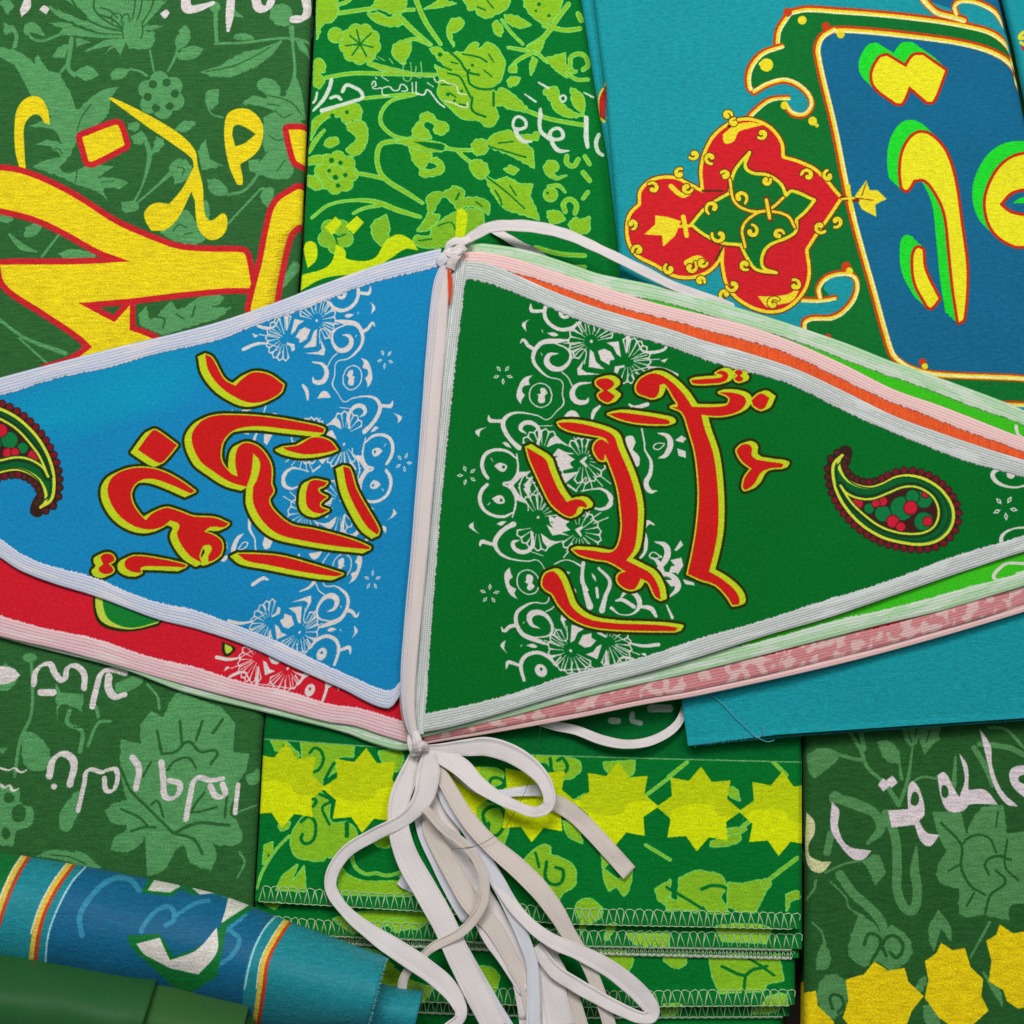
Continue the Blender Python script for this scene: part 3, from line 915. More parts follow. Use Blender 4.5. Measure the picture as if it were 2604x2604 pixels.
HALO = ('LP', srgb(128, 218, 104), 5.0)
mid_canvas.art('B', PB, MID_TOP, nib=True, halo=HALO, rough=('LP', 2.6, 22))
mid_canvas.art('Q', PB, '''
S W 155,205,24 145,250 105,330 40,400,14 | 65,285,14 55,330 40,350
S W 225,280,22 250,240 290,250 340,280 350,320 300,340 200,370 95,400,28 | 150,320,20 190,310 215,330
S T 430,130,6 470,150 520,145 560,160 600,150 | 610,90,6 612,200 640,215 660,190 655,95 | 690,120,6 690,180 720,190 720,90 | 740,190,6 790,190 | 380,35,5 450,80 | 450,60,5 490,85 | 520,70,5 545,105
S W 410,240,7 425,215 435,245 415,255 440,265 470,260 480,300 520,310 | 480,260,8 520,250 550,275 580,270 600,235 635,270 600,280 | 665,225,7 668,290 | 690,220,7 690,290 | 690,295,10 740,300 760,270 800,310 830,350 870,380 | 760,225,6 800,250 | 470,185,5 515,215 | 435,190,6 440,200
S W 800,190,7 820,220 860,210 890,230 940,240 960,290 1010,300 | 870,340,8 920,350 960,370 1010,380 1015,350
''')
mid_canvas.art('R', PB, '''
S W 150,560,40 105,510,30 120,430,30 170,410,30 230,450,34 240,510,34 180,540,34 120,530,30 | 120,540,36 160,620,44 220,670,44 300,670,24
S W 395,330,34 395,400,44 385,480,40 400,560,36 450,610,44 500,640,50 | 490,630,50 510,560,36 580,530,34 630,570,38 630,630,40 560,650,36 500,630,36 | 510,650,40 540,720,44 600,770,44 700,770,16
S W 885,420,50 885,520,50 885,640,50 900,730,40 | 1020,600,40 990,680,44 1010,780,40 1060,820,36
S W 600,210,20 635,180,20 668,210,20 635,250,20 602,215,20 | 375,45,18 480,105,26 | 230,170,18 345,250,22 | 860,150,14 960,200,24
''')
mid_canvas.art('V', PB, MID_LOW_F, halo=HALO, rough=('L', 1.4, 40))
mid_canvas.art('G', PB, MID_LOW_G, halo=HALO, rough=('L', 2.0, 34))
mid_canvas.art('H', PB, MID_LOW_H, halo=HALO, rough=('L', 2.0, 34))
for x in (722, 926, 1142, 1357, 1567, 1777, 1985):
    y = 2008 + (x - 900) * 0.056
    mid_canvas.art('X', dict(s=srgb(196, 214, 14)), 'T s %f,%f,108,76,8,%f' % (x, y, math.pi / 2 + 0.05))
    n = 160
    a = math.pi / 2 + 0.05 + np.arange(n) * 2 * np.pi / n
    ph = (np.arange(n) % 20) / 20.0
    base = np.column_stack([np.cos(a), np.sin(a)])
    k16 = math.pi / 2 + 0.05 + np.arange(17) * 2 * np.pi / 16
    vr = np.where(np.arange(17) % 2 == 0, 108, 76)
    V16 = np.column_stack([np.cos(k16) * vr, np.sin(k16) * vr])
    f16 = np.linspace(0, 16, n, endpoint=False)
    star = np.column_stack([np.interp(f16, np.arange(17), V16[:, 0]), np.interp(f16, np.arange(17), V16[:, 1])])
    yb = 8 + 22 * np.sign(np.sin(star[:, 0] * 0.028 + x)) * np.abs(np.sin(star[:, 0] * 0.028 + x)) ** 0.4 + star[:, 0] * 0.12 * math.sin(x)
    star[:, 1] = np.maximum(star[:, 1], yb)
    mid_canvas.fill([star + [x, y]], srgb(220, 234, 8))
_edge = '560,1872 681,1880 1050,1905 1420,1922 2022,1938 2120,1940'
ln = path('X', '560,1872,3 681,1880,3 1050,1905,3 1420,1922,3 2022,1938,3 2120,1940,3')
mid_canvas.fill([np.vstack([ln[:, :2], [[2120, 1500], [560, 1500]]])], srgb(0, 104, 44))
mid_canvas.fill(stroke_loops(ln), srgb(120, 180, 110))
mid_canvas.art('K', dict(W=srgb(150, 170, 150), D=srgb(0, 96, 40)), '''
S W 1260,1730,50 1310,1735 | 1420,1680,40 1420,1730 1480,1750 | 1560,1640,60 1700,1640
''')  # white letters painted greyer for the shadow below the fan

# ---- teal banner with the framed inscription
PT = dict(T=srgb(22, 152, 162), B=srgb(14, 104, 142), G=srgb(4, 112, 42), R=srgb(212, 28, 38), Y=srgb(240, 220, 40), K=srgb(128, 42, 26),
          Q=srgb(205, 62, 22), P=srgb(240, 240, 190), N=srgb(30, 222, 44), O=srgb(200, 42, 20), C=srgb(90, 45, 20))
teal_canvas = Canvas((1380, -330, 2900, 2040), 0.040, PT['T'])
tc = teal_canvas
GREEN_FRAME = loop('C', '880,55! 960,35 1100,45 1500,80 1700,115 1800,150 1880,225 1960,340! 2300,700! 2300,1850! 1932,1800 1560,1790 1300,1760 900,1600! 960,1490! 960,1420! 1080,1410 1160,1340 1180,1260 1130,1230 1070,1235 1040,1280 1060,1310! 1090,1330 1020,1350 940,1330! 600,900! 690,530! 740,480 810,435 880,435! 870,490 920,515 975,490 980,440 930,385 860,360 790,375 730,410! 700,380 705,310 760,240 830,200! 835,130')
tc.fill([GREEN_FRAME], PT['G'])
def edge_line(zoom, s, ow=30, sh=(3, 4)):
    c = path(zoom, s); c[:, 2] *= 1.3
    for dw, col, o in ((1.0, PT['Q'], 0.0), (0.62, PT['Y'], 1.0), (0.24, PT['P'], 1.9)):
        d = c.copy(); d[:, 2] = c[:, 2] * dw
        d[:, :2] += np.array(sh) * o * 0.9
        tc.fill(stroke_loops(d), col)
edge_line('C', '885,52,20 960,37,24 1100,47 1500,82 1700,117 1800,152 1880,227 1960,340', sh=(1, 4))
edge_line('C', '885,55,22 838,130 828,205', sh=(4, 2))
edge_line('C', '850,205,22 760,240 708,310 705,385 730,412', sh=(4, 2))
edge_line('C', '730,412,22 790,378 870,362 945,398 985,460 960,510 905,510 868,470', sh=(0, -3))
edge_line('C', '880,435,18 800,442 735,488 690,535', sh=(3, 3))
edge_line('C', '945,1335,20 1030,1335 1090,1325', sh=(0, 3))
edge_line('C', '1020,1320,22 1015,1280 1050,1235 1120,1215 1175,1230 1185,1290 1150,1360 1080,1410 960,1425 955,1490', sh=(2, 3))
edge_line('C', '1300,1740,20 1560,1785 1932,1800 2250,1830', sh=(1, 3))
PANEL = loop('C', '1045,160! 1085,130 1140,135! 1500,165 1700,200 1830,250 1905,320 1990,440! 2300,800! 2300,1740! 1932,1680 1520,1660 1420,1640! 1370,1600 1340,1560! 1160,930! 1010,240! 1015,190')
tc.fill([PANEL], PT['B'])
edge_line('C', '1060,135,26 1140,132 1500,165 1700,200 1830,250 1905,320 1990,440', sh=(1, 4))
edge_line('C', '1080,132,26 1025,170 1008,240 1085,570 1160,930 1250,1260 1335,1560 1370,1605 1430,1640 1530,1664 1932,1685 2300,1730', sh=(4, 1))
# the red blossom
LOBES = '500,850! 495,740 540,620 620,550 700,530 790,560 850,630 860,700! 930,720 1010,760 1120,880! 1060,970 1010,1040 965,1110! 975,1220 950,1300 880,1370 800,1390 700,1360 620,1290 590,1190 590,1100! 560,1180 480,1230 380,1230 290,1180! 200,1130 165,1050 175,960 220,910! 225,850 280,800 370,790 440,820'
l = loop('C', LOBES)
tc.fill(outline_loops(l, 26 / 1.75), PT['K'])
tc.fill([l], PT['R'])
tc.fill(outline_loops(l, 15 / 1.75), PT['Y'])
INNER = loop('C', '450,1000! 520,920 620,860! 630,800 650,750 710,680! 690,740 720,770 790,780 850,820 872,870! 900,850 1000,890! 960,940 920,975! 915,1030 870,1060 800,1090 770,1130 770,1190 830,1215! 740,1200 700,1150 670,1090! 580,1080 500,1040')
tc.fill(outline_loops(INNER, 28 / 1.75), PT['K'])
tc.fill([INNER], PT['G'])
tc.fill(outline_loops(INNER, 14 / 1.75), PT['Y'])
tc.art('C', PT, '''
S C 615,560,9 640,600 | 500,850,10 590,850 | 590,1100,10 560,1160
S K 622,800,22 645,900 720,940 800,930 860,880 | 690,1100,22 680,1010 740,950 800,940 880,960 912,1010
S Y 622,800,12 645,900 720,940 800,930 860,880 | 690,1100,12 680,1010 740,950 800,940 880,960 912,1010
S K 785,885,26 803,975
S Y 785,890,15 800,970
F Y 590,600! 640,560 700,545 780,555! 700,575 660,590 640,630 600,640
F Y 745,1320! 800,1320 880,1310 940,1270! 900,1340 830,1360 790,1370
S Y 430,1170,26 480,1150 510,1170 | 360,830,22 410,870 440,860
F Y 1180,870! 1230,800! 1245,845! 1280,845! 1320,885! 1270,910! 1275,965! 1210,930!
F Y 405,985! 380,1050! 325,1100! 320,1050! 240,1045! 290,1000! 290,960! 340,965!
S K 1120,880,20 1190,890
S Y 1150,825,16 1165,940 | 1120,885,10 1180,880 | 415,965,20 430,1050 | 400,1010,14 450,1005
S K 1180,880,4 1260,890 | 1230,810,4 1210,870
''')
def curl(cx, cy, r, a, flip=1):
    t = np.linspace(0, 4.6, 16)
    rr = r * (1 - t / 6.5)
    c = np.column_stack([1500 + (cx + rr * np.cos(a + flip * t)) / 1.75, (cy + rr * np.sin(a + flip * t)) / 1.75, np.linspace(12, 22, 16) / 1.75])
    k = c.copy(); k[:, 2] += 8 / 1.75
    tc.fill(stroke_loops(k), PT['C']); tc.fill(stroke_loops(c), PT['Y'])
for i, q in enumerate([(612, 512, 20), (535, 705, 26), (462, 690, 22), (280, 838, 26), (398, 772, 22), (432, 838, 24), (188, 1000, 22), (212, 1115, 24),
                       (352, 1198, 24), (450, 1190, 28), (492, 1250, 20), (600, 1312, 26), (635, 1272, 28), (912, 1270, 26), (815, 1352, 28),
                       (1025, 1010, 28), (1098, 985, 26), (968, 780, 28), (1060, 782, 24), (785, 805, 20), (670, 880, 32), (545, 925, 32), (575, 1050, 34),
                       (720, 1030, 30), (840, 1042, 24), (690, 1180, 24), (765, 598, 22), (600, 780, 20), (640, 545, 18), (500, 1170, 22)]):
    curl(q[0], q[1], q[2], i * 1.3, 1 if i % 2 else -1)
tc.art('C', PT, '''
O Q 880,52,20 1050,118,20 1140,1185,22 1480,1612,18 1060,1500,16
O Y 945,88,20 1115,155,18 785,290,30 990,540,20 865,470,18 1155,1205,16 1490,1630,14
S Y 990,540,16 1010,560 | 760,285,20 800,300
''')
TEAL_LETTERS = ['1255,330 1290,260 1320,250! 1405,300! 1440,250 1480,245! 1580,315! 1525,450 1500,455! 1420,385! 1385,460 1360,460! 1270,390',
                '1385,720 1410,640 1460,595 1520,610 1580,680 1620,800 1650,1000 1675,1200 1660,1420 1640,1435! 1620,1300 1600,1100 1580,950 1540,860 1490,800 1440,800! 1410,845 1390,830',
                '1440,1150 1455,1105 1480,1110! 1490,1200 1550,1330! 1515,1370 1500,1360! 1450,1260',
                '1760,900 1800,780 1870,710 1960,690 2080,720 2140,860 2080,1040 1960,1090 1880,1090 1790,1020']
for s in TEAL_LETTERS:
    l = loop('C', s)
    off = np.array([-50, -48]) / 1.75
    st = [ccw(l + off * t) for t in np.linspace(0, 1, 9)]
    for t in (0, 0.33, 0.66, 1): st += outline_loops(l + off * t, 22 / 1.75)
    tc.fill(st, PT['N'])
for s in TEAL_LETTERS:
    l = loop('C', s)
    tc.fill(outline_loops(l, 26 / 1.75), PT['O']); tc.fill([l], PT['Y'] * np.array([1.0, 1.06, 0.85]))
q = loop('C', '1830,910! 1880,860 1960,850 2010,900 1960,950 1880,945')
tc.fill([q], PT['B'])
tc.fill([loop('C', '1880,905! 1920,880 1990,890 1960,905!')], PT['N'])
tc.fill(outline_loops(q, 14 / 1.75), PT['O'])
# top right scraps of the next frame, and the blossom on the folded-under edge
tc.fill([loop('N', '760,0! 1060,100! 1080,40 1150,-10 1250,-40! 1900,-400! 760,-400!')], PT['B'])
tc.fill([loop('N', '900,-60! 1060,95! 1150,0! 1400,10 1560,90 1660,210! 1900,500! 1900,-400! 1450,-400!')], PT['B'])
edge_line('N', '690,-40,80 780,60 880,140 1080,195 1200,235', sh=(0, 3))
edge_line('N', '1110,150,60 1090,60 1150,5 1280,0 1440,50 1580,140 1690,300', sh=(0, 3))
tc.art('C', PT, '''
F K 32,480! 38,410 62,362 72,380! 72,520! 50,505
F R 42,470! 48,420 66,390 66,500! 52,490
S Y 36,480,9 42,410 62,368 | 36,485,10 68,515
''')

# ---- dark green banner with yellow stars
PH = dict(D=srgb(40, 92, 42), L=srgb(84, 142, 84), W=srgb(222, 208, 212), Y=srgb(236, 208, 16), C=srgb(214, 212, 160))
STAR_BANNER = '''
F L 745,470! 830,430 920,460 910,510! 830,570 790,600! 760,560
S L 900,460,20 1000,490 1060,500 | 980,340,20 1040,440 1080,540 1170,620 1250,740,30 | 1040,330,26 1060,440
F L 1130,400! 1190,390 1250,450 1260,520! 1180,500
S L 1250,500,10 1265,600,20 | 1325,430,10 1300,600,20 1260,720
F L 1265,320! 1290,400 1330,430! 1360,380! 1390,470! 1430,420! 1470,390! 1480,310!
S D 1300,340,8 1320,400 | 1350,330,8 1340,370 | 1420,340,8 1400,400
S L 1320,620,14 1380,590 1460,600 | 900,700,50 1020,740,60 1120,790,50 1150,870 1080,950,20 | 1180,790,50 1230,920 1240,1080 1240,1200 1280,1300 1330,1310 1350,1200 1335,1100 1345,970,12
F L 870,690! 900,665 940,690 960,720! 880,730
F L 1050,1050! 1130,1010 1180,1110! 1120,1180! 1080,1090
S L 850,1110,12 960,1060 1080,1040 | 930,1120,50 1000,1220 1080,1290 1150,1370 1170,1430,40 | 880,1160,10 960,1240 980,1300 1060,1350,16 | 860,1000,40 880,900
F L 1030,1340! 1110,1380 1150,1440! 1210,1390! 1300,1460 1320,1550 1260,1620 1200,1640! 1120,1590 1060,1620 980,1560 980,1480
S D 1060,1500,18 1090,1440 1150,1480 1100,1590 | 1180,1560,18 1160,1500 1210,1450 1270,1500 1240,1570 1200,1540
F L 840,1480! 880,1560 860,1630 800,1640! 805,1560
S L 780,1380,10 830,1430 850,1500,14 | 745,1260,12 790,1200 800,1150
F L 1430,780! 1600,780! 1620,880! 1700,760 1820,740! 1840,900! 1960,880! 1960,1280! 1860,1290 1850,1370! 1710,1340! 1590,1340 1580,1200! 1470,1160 1460,1080 1510,990! 1470,920
S D 1480,840,14 1590,960 1590,1080 1640,1180 1720,1230 | 1600,790,14 1620,890 | 1590,960,12 1650,910 1740,920 1780,1000 | 1520,1100,12 1590,1060 | 1620,1290,12 1660,1220 | 1720,1330,14 1750,1230 1830,1160 1780,1100 | 1840,930,12 1830,1080 1900,1150 | 1740,1120,14 1720,1060 1780,1020 1860,1040 | 1790,780,10 1780,860
F L 1410,1400! 1465,1310! 1530,1400 1535,1490! 1480,1410! 1440,1540! 1415,1480
S L 1745,1380,16 1640,1570,12 | 1740,320,16 1830,330 1930,430 | 1660,430,30 1720,530 1760,640,16 | 1690,410,30 1850,430 1930,470 | 1550,640,30 1560,480,12
F L 800,1790! 830,1690 900,1660 970,1720 960,1830 900,1900 850,1880
S D 890,1850,16 880,1780 930,1780 950,1830 920,1870
F L 1330,1740! 1390,1670 1400,1720! 1350,1770
F L 1700,1640! 1800,1740 1820,1850! 1740,1720
F L 1380,1830! 1440,1830 1480,1932! 1400,1932
F C 745,780! 790,830 790,900 760,960 770,1020 830,1050! 885,1050! 830,1110 770,1090 735,1010
F W 885,725! 925,770 920,860 970,960 1100,990! 1060,1035 1000,1035 930,960 880,870
F W 1135,630! 1165,595! 1205,635! 1165,670!
F W 1180,610! 1215,580! 1245,620! 1210,650!
F W 1190,770! 1300,765! 1300,650 1330,615 1375,690 1390,790 1360,830! 1400,890 1470,905! 1420,965 1370,940 1335,850! 1210,865! | 1315,710 1335,670 1360,700 1350,740 1320,740
F W 1460,580! 1500,565 1550,650 1580,700! 1610,600 1580,460! 1625,530 1630,660! 1720,660 1790,740! 1640,740 1600,775 1520,775 1480,700 | 1485,640 1510,640 1520,690 1490,700
F W 1690,325! 1750,420 1760,530 1810,660 1900,750! 1840,740 1770,640 1730,500
F W 1960,520! 1860,550 1870,640 1960,720! 1960,640! 1900,600 1960,570!
F Y 960,1690! 1060,1660! 1115,1590! 1190,1640! 1280,1625! 1300,1700! 1385,1780! 1320,1860! 1290,1940! 1180,1990! 1080,1960! 1000,1960! 945,1900! 975,1800!
F Y 1390,1590! 1450,1550! 1480,1490! 1540,1530! 1610,1520! 1640,1620! 1710,1690! 1700,1780! 1740,1860! 1640,1950! 1560,1960! 1470,1900! 1390,1790! 1410,1690!
F Y 1725,1480! 1780,1450! 1800,1390! 1870,1440! 1932,1430! 2060,1500! 2080,1650! 2000,1830! 1900,1850! 1840,1810! 1820,1750! 1740,1700! 1755,1590!
F Y 700,1780! 760,1760! 800,1750! 810,1830! 900,1920! 880,2000! 700,2050!
'''
star_canvas = Canvas((1990, 1500, 2900, 2700), 0.029, PH['D'])
star_canvas.art('H', PH, STAR_BANNER, rough=('L', 2.4, 28))

# ---- pennants: a white arabesque, lettering and a paisley drop
PW = srgb(224, 214, 210)
ARA = '''
S W 700,60,26 662,150,30 665,220 710,280 790,318 880,305 945,255,16
S W 545,105,6 552,160,30 590,168,28 650,165,26
O W 825,180,52
O K 825,192,13
F W 540,230! 480,265 475,290 510,335! 505,290 510,260
F W 675,345! 740,342 775,362! 735,375
S W 985,235,7 1000,330 | 1060,255,8 1070,330 | 1125,275,8 1092,345 | 1195,310,8 1110,368 | 1240,335,9 1120,385 | 980,230,8 1060,262 1190,312 1330,362 | 920,260,12 970,340 | 880,320,10 965,358
O W 1042,415,13
S W 460,430,6 485,402,22 525,450,28 565,475,30
S W 860,405,12 760,412,40 640,425,38 575,500,32 570,580,28 620,650,22 690,705,12 800,742,9 805,850,9 815,925,12 760,985,8 682,1055,8 600,1022,10 460,998,16 370,1015,26 320,1075,36 335,1150,36 390,1230,34 450,1285,42
S W 770,515,6 700,525,32 675,580,46 715,630,46 790,640,38 855,590,26 872,520,20 835,470,14 740,430,10
S W 845,480,8 975,440 | 870,500,8 960,465 | 885,555,9 985,480 985,600 | 820,430,9 950,425
S W 510,1170,6 462,1130,30 490,1085,36 560,1085,34 612,1135,26 618,1200,26 600,1265,20
S W 200,1020,6 212,1060,32 260,1066,28 320,1068,32
S W 600,1108,7 720,1105
F W 190,1115! 100,1140 92,1160 125,1200! 130,1160 145,1140
S W 800,665,9 850,710 885,780 | 1040,752,10 930,770,28 885,840,44 920,905,44 1000,910,30 1018,875,6
F W 1095,492! 1150,475! 1200,500! 1235,562! 1195,572! 1190,610! 1120,570!
F W 1165,425! 1265,415! 1285,545! 1250,520! 1220,460!
F W 1030,480! 1060,505! 1080,580! 1150,645! 1020,625!
F W 985,560! 925,640! 930,692! 1130,685! 1000,668! 960,640!
F W 1235,620! 1315,608! 1312,628! 1275,635! 1255,682! 1228,665!
S W 1330,500,16 1345,365,34 | 1350,540,8 1420,420 | 1370,560,8 1500,525 | 1390,575,8 1600,560 | 1420,420,8 1460,490,16 1540,505,26 1640,480,22 1660,440 | 1380,655,8 1500,628 | 1350,680,8 1330,735 | 1370,690,8 1395,740 | 1400,670,8 1460,700 | 1500,625,14 1620,640,26 1740,690,30
F W 1605,570! 1672,553! 1640,590!
S W 720,855,9 700,920,9 628,955,9 555,915,9 535,850,9 560,785,9 628,758,9 695,790,9 720,855,9
F W 605,900 610,860! 595,850! 630,840! 625,800 660,800 685,840! 660,860! 660,910 620,920
F W 565,690! 490,715 440,800 430,870 465,930! 475,890 500,855! 475,825 485,785 515,775! 540,770! 530,730
F W 815,1030! 860,985 910,985 955,1045! 880,1035
S W 1045,1060,16 1065,990,34 1110,945,20 | 1350,930,14 1400,955,30 1500,930,34
S W 1455,1130,12 1475,1240 1480,1300 1530,1400,24 1522,1500,34 1490,1570,40 1520,1640,36 1580,1638,6
F W 1330,1190! 1380,1190 1405,1240! 1380,1300! 1435,1360 1435,1430! 1400,1450! 1300,1250!
S W 1585,1165,8 1665,1190,36 1690,1260,46 1650,1345,38 1590,1372,6 | 1640,1250,9 1580,1250 1550,1280 1590,1300 1640,1260
F W 1725,1225! 1780,1185! 1820,1210! 1790,1245!
F W 1745,1290! 1815,1315! 1815,1370! 1755,1350!
F W 680,1280! 700,1220 750,1190 800,1230! 890,1290! 800,1252! 755,1250!
F W 710,1365! 770,1290! 830,1320! 915,1335! 790,1345!
F W 745,1410! 800,1385! 875,1380! 868,1420! 895,1450! 800,1475!
F W 790,1500! 945,1480! 830,1575! 800,1540!
F W 1000,1352! 943,1397! 1000,1448! 1012,1432! 985,1400! 1010,1365!
S W 920,1630,8 995,1525 | 975,1640,8 1005,1530 | 1050,1620,8 1030,1530 | 1135,1600,8 1060,1520 | 1200,1580,8 1090,1495 | 960,1640,10 1050,1625,12 1130,1625,22 1205,1695,30 1170,1770,22 | 900,1200,8 940,1280 | 960,1210,8 970,1280 | 1030,1205,8 992,1280 | 850,1590,16 920,1640
S W 430,1375,12 360,1318,22 260,1302,26 180,1335,30 147,1410,30 160,1480,28 195,1535,24
S W 430,1335,10 442,1440,16 432,1500,16 385,1560,16 325,1575,20
F W 245,1432! 290,1408 345,1425 350,1455 320,1482 285,1470
O K 323,1443,13
F W 440,1482! 535,1480! 455,1540! 395,1602! 335,1572! 400,1560
F W 485,1622! 560,1560! 530,1640! 555,1735! 520,1680!
F W 310,1242! 350,1240 390,1290! 345,1275!
S W 450,1580,9 470,1680 520,1745 525,1800 | 560,1560,8 640,1700 | 600,1650,8 606,1790 | 690,1700,8 630,1790
S W 220,1370,5 235,1395 | 630,510,5 640,530 | 635,320,5 645,340
O W 606,1855,12
F W 690,1835! 780,1880! 700,1895!
F W 700,1900! 800,1890! 870,1960! 760,1990!
'''
ARA_LOW = '''
S W 1050,540,28 1042,640,24 1065,760,34 1100,870,50 | 1165,580,18 1250,680,26 1215,800,32 1190,900,44
F W 1110,615! 1140,640! 1148,685! 1122,655!
S W 1150,730,20 1158,800 | 830,550,9 900,520 960,525 1040,570,16 | 900,500,8 940,450
S W 1335,800,12 1375,760,30 1440,775,36 1475,850,36 1430,920,16 1330,930,9 1260,880,24 | 1480,870,20 1560,885,36 1600,945,20 | 1680,860,12 1722,955,22
S W 1590,380,8 1670,410,40 1685,480,48 1640,560,36 1600,590,8 | 1640,500,9 1580,460 1550,490 1590,510 1640,490 | 1640,620,30 1720,640,40 1765,720,44 1700,800,8
F W 1735,445! 1785,370! 1805,405! 1755,450!
F W 1705,520! 1790,500! 1805,560! 1760,632! 1740,560!
F W 1800,662! 1885,690! 1890,712! 1820,700!
'''
def floweret(cx, cy, r, turn, k):
    ls = []
    for i in range(5):
        a = turn + i * 2 * math.pi / 5
        d = np.array([math.cos(a), math.sin(a)]); n = np.array([-d[1], d[0]])
        tip = d * r; base = d * r * 0.34
        ls.append(np.array([base, base + d * r * 0.32 + n * r * 0.17, tip, base + d * r * 0.32 - n * r * 0.17]) + [cx, cy])
    return ls
# the design repeats mirrored about the pennant's long axis
_a0 = np.array([1000 + 467 / 1.7564, 600 + 1104 / 1.7564]); _u = np.array([1.0, 0.158]); _n = np.array([96.0, -1437.0]) / 1437.0
_M = np.column_stack([_u, _n]); _Mi = np.linalg.inv(_M)
def mirror(p):
    c = (p - _a0) @ _Mi.T
    c[:, 1] *= -1
    return c @ _M.T + _a0

def fit_affine(src, dst):
    A = np.column_stack([src, np.ones(len(src))])
    X, *_ = np.linalg.lstsq(A, dst, rcond=None)
    return lambda p: np.column_stack([p, np.ones(len(p))]) @ X

def arabesque(cv, body, xf=None):
    pal = dict(W=PW, K=body)
    f = xf or (lambda p: p)
    cv.art('J', pal, ARA, f)
    cv.art('J', pal, ARA, lambda p: f(mirror(p)))
    if xf is None: cv.art('K', pal, ARA_LOW, f)
    for cx, cy, a0, a1, n in ((1040, 415, 2.2, 6.1, 11), (1340, 570, 4.5, 8.2, 12), (975, 1390, -0.6, 2.0, 8), (975, 1390, 4.0, 5.6, 6), (640, 1320, 3.6, 5.4, 6), (606, 1850, 4.0, 6.2, 8)):
        fan = []
        for k in range(n):
            a = a0 + (a1 - a0) * k / (n - 1)
            c = np.array([[cx + 58 * math.cos(a), cy + 58 * math.sin(a), 5], [cx + 120 * math.cos(a), cy + 120 * math.sin(a), 7], [cx + 172 * math.cos(a), cy + 172 * math.sin(a), 15]])
            c = c / 3.22 + [1180, 740, 0]
            fan += stroke_loops(c)
            if k < n - 1:
                am = a + (a1 - a0) / (n - 1) / 2
                q = np.array([[cx + 172 * math.cos(a), cy + 172 * math.sin(a), 13], [cx + 192 * math.cos(am), cy + 192 * math.sin(am), 11], [cx + 172 * math.cos(a + (a1 - a0) / (n - 1)), cy + 172 * math.sin(a + (a1 - a0) / (n - 1)), 13]])
                fan += stroke_loops(q / 3.22 + [1180, 740, 0])
        cv.fill([f(l) for l in fan], PW)
        cv.fill([f(mirror(l)) for l in fan], PW)
    E = lambda x, y: (1000 + x / 1.7564, 600 + y / 1.7564)
    for (x, y, t) in ((490, 620, 0.3), (330, 1070, 0.6), (430, 1600, 1.0)):
        for l in floweret(*E(x, y), 27, t, 1):
            cv.fill([f(l)], PW)
            cv.fill([f((l - l.mean(0)) * 0.38 + l.mean(0))], body)

PAISLEY_OUT = '545,655! 520,690 525,760 580,840 660,885 760,900 860,870 950,825 1060,810 1180,840 1300,920 1380,1040 1390,1150 1350,1240 1260,1310 1140,1335 1000,1320 850,1280 700,1190 590,1080 510,950 475,820 480,720'
PAISLEY_IN = '530,885! 580,945 680,985 780,985 900,940 1000,900 1100,895 1200,940 1260,1010 1280,1100 1250,1190 1180,1240 1080,1255 950,1240 820,1190 700,1100 610,1010'
def paisley(cv, xf=None):
    f = xf or (lambda p: p)
    o = loop('I', PAISLEY_OUT); i = loop('I', PAISLEY_IN)
    fl = lambda ls, c: cv.fill([f(l) for l in ls], c)
    fl(outline_loops(o, 96 / 3), srgb(56, 32, 26))
    hook = path('I', '545,655,60 555,610,60 590,620,56 590,690,40 575,740,30')
    fl(stroke_loops(hook), srgb(56, 32, 26))
    seg = np.concatenate([[0], np.cumsum(np.linalg.norm(np.diff(o, axis=0), axis=1))])
    cen = o.mean(0)
    for d in np.arange(0, seg[-1], 19.0):
        p = np.array([np.interp(d, seg, o[:, 0]), np.interp(d, seg, o[:, 1])])
        q = np.array([np.interp(d + 2, seg, o[:, 0]), np.interp(d + 2, seg, o[:, 1])])
        t = (q - p) / (np.linalg.norm(q - p) + 1e-9)
        n = np.array([t[1], -t[0]])
        c = p + n * 13.5
        fl([_UC * 10.5 + c], srgb(56, 32, 26))
        if p[0] > 2130 and not (p[0] < 2240 and p[1] < 1240):
            fl([_UC * 7.6 + c], srgb(122, 26, 40))
        else:
            fl([_UC * 6.5 + c], srgb(92, 38, 34))
    fl([o], srgb(10, 96, 44))
    fl(outline_loops(o, 22 / 3), srgb(216, 224, 60))
    fl(outline_loops((o - cen) * 0.93 + cen, 9 / 3), srgb(20, 60, 30))
    fl(outline_loops(i, 66 / 3), srgb(22, 62, 32))
    fl([i], srgb(70, 26, 26))
    k = lambda x, y, r: _UC * (r / 3) + [1960 + x / 3, 940 + y / 3]
    for (x, y, r, c) in ((1000, 1060, 100, 0), (855, 1100, 70, 0), (750, 1060, 48, 0), (1165, 990, 75, 0), (1165, 1160, 80, 0), (1080, 970, 60, 0)):
        fl([k(x, y, r)], srgb(30, 50, 30)); fl([k(x, y, r - 9)], srgb(14, 122, 62))
    for (x, y, r) in ((1065, 1055, 50), (660, 1020, 42), (850, 1005, 36), (800, 1020, 30), (930, 1160, 46), (990, 1200, 34), (1195, 1160, 34), (1180, 950, 26)):
        fl([k(x, y, r + 8)], srgb(90, 24, 30)); fl([k(x, y, r)], srgb(206, 30, 52))
    fl(outline_loops(i, 34 / 3), srgb(22, 62, 32))
    fl(outline_loops(i, 16 / 3), srgb(216, 224, 60))

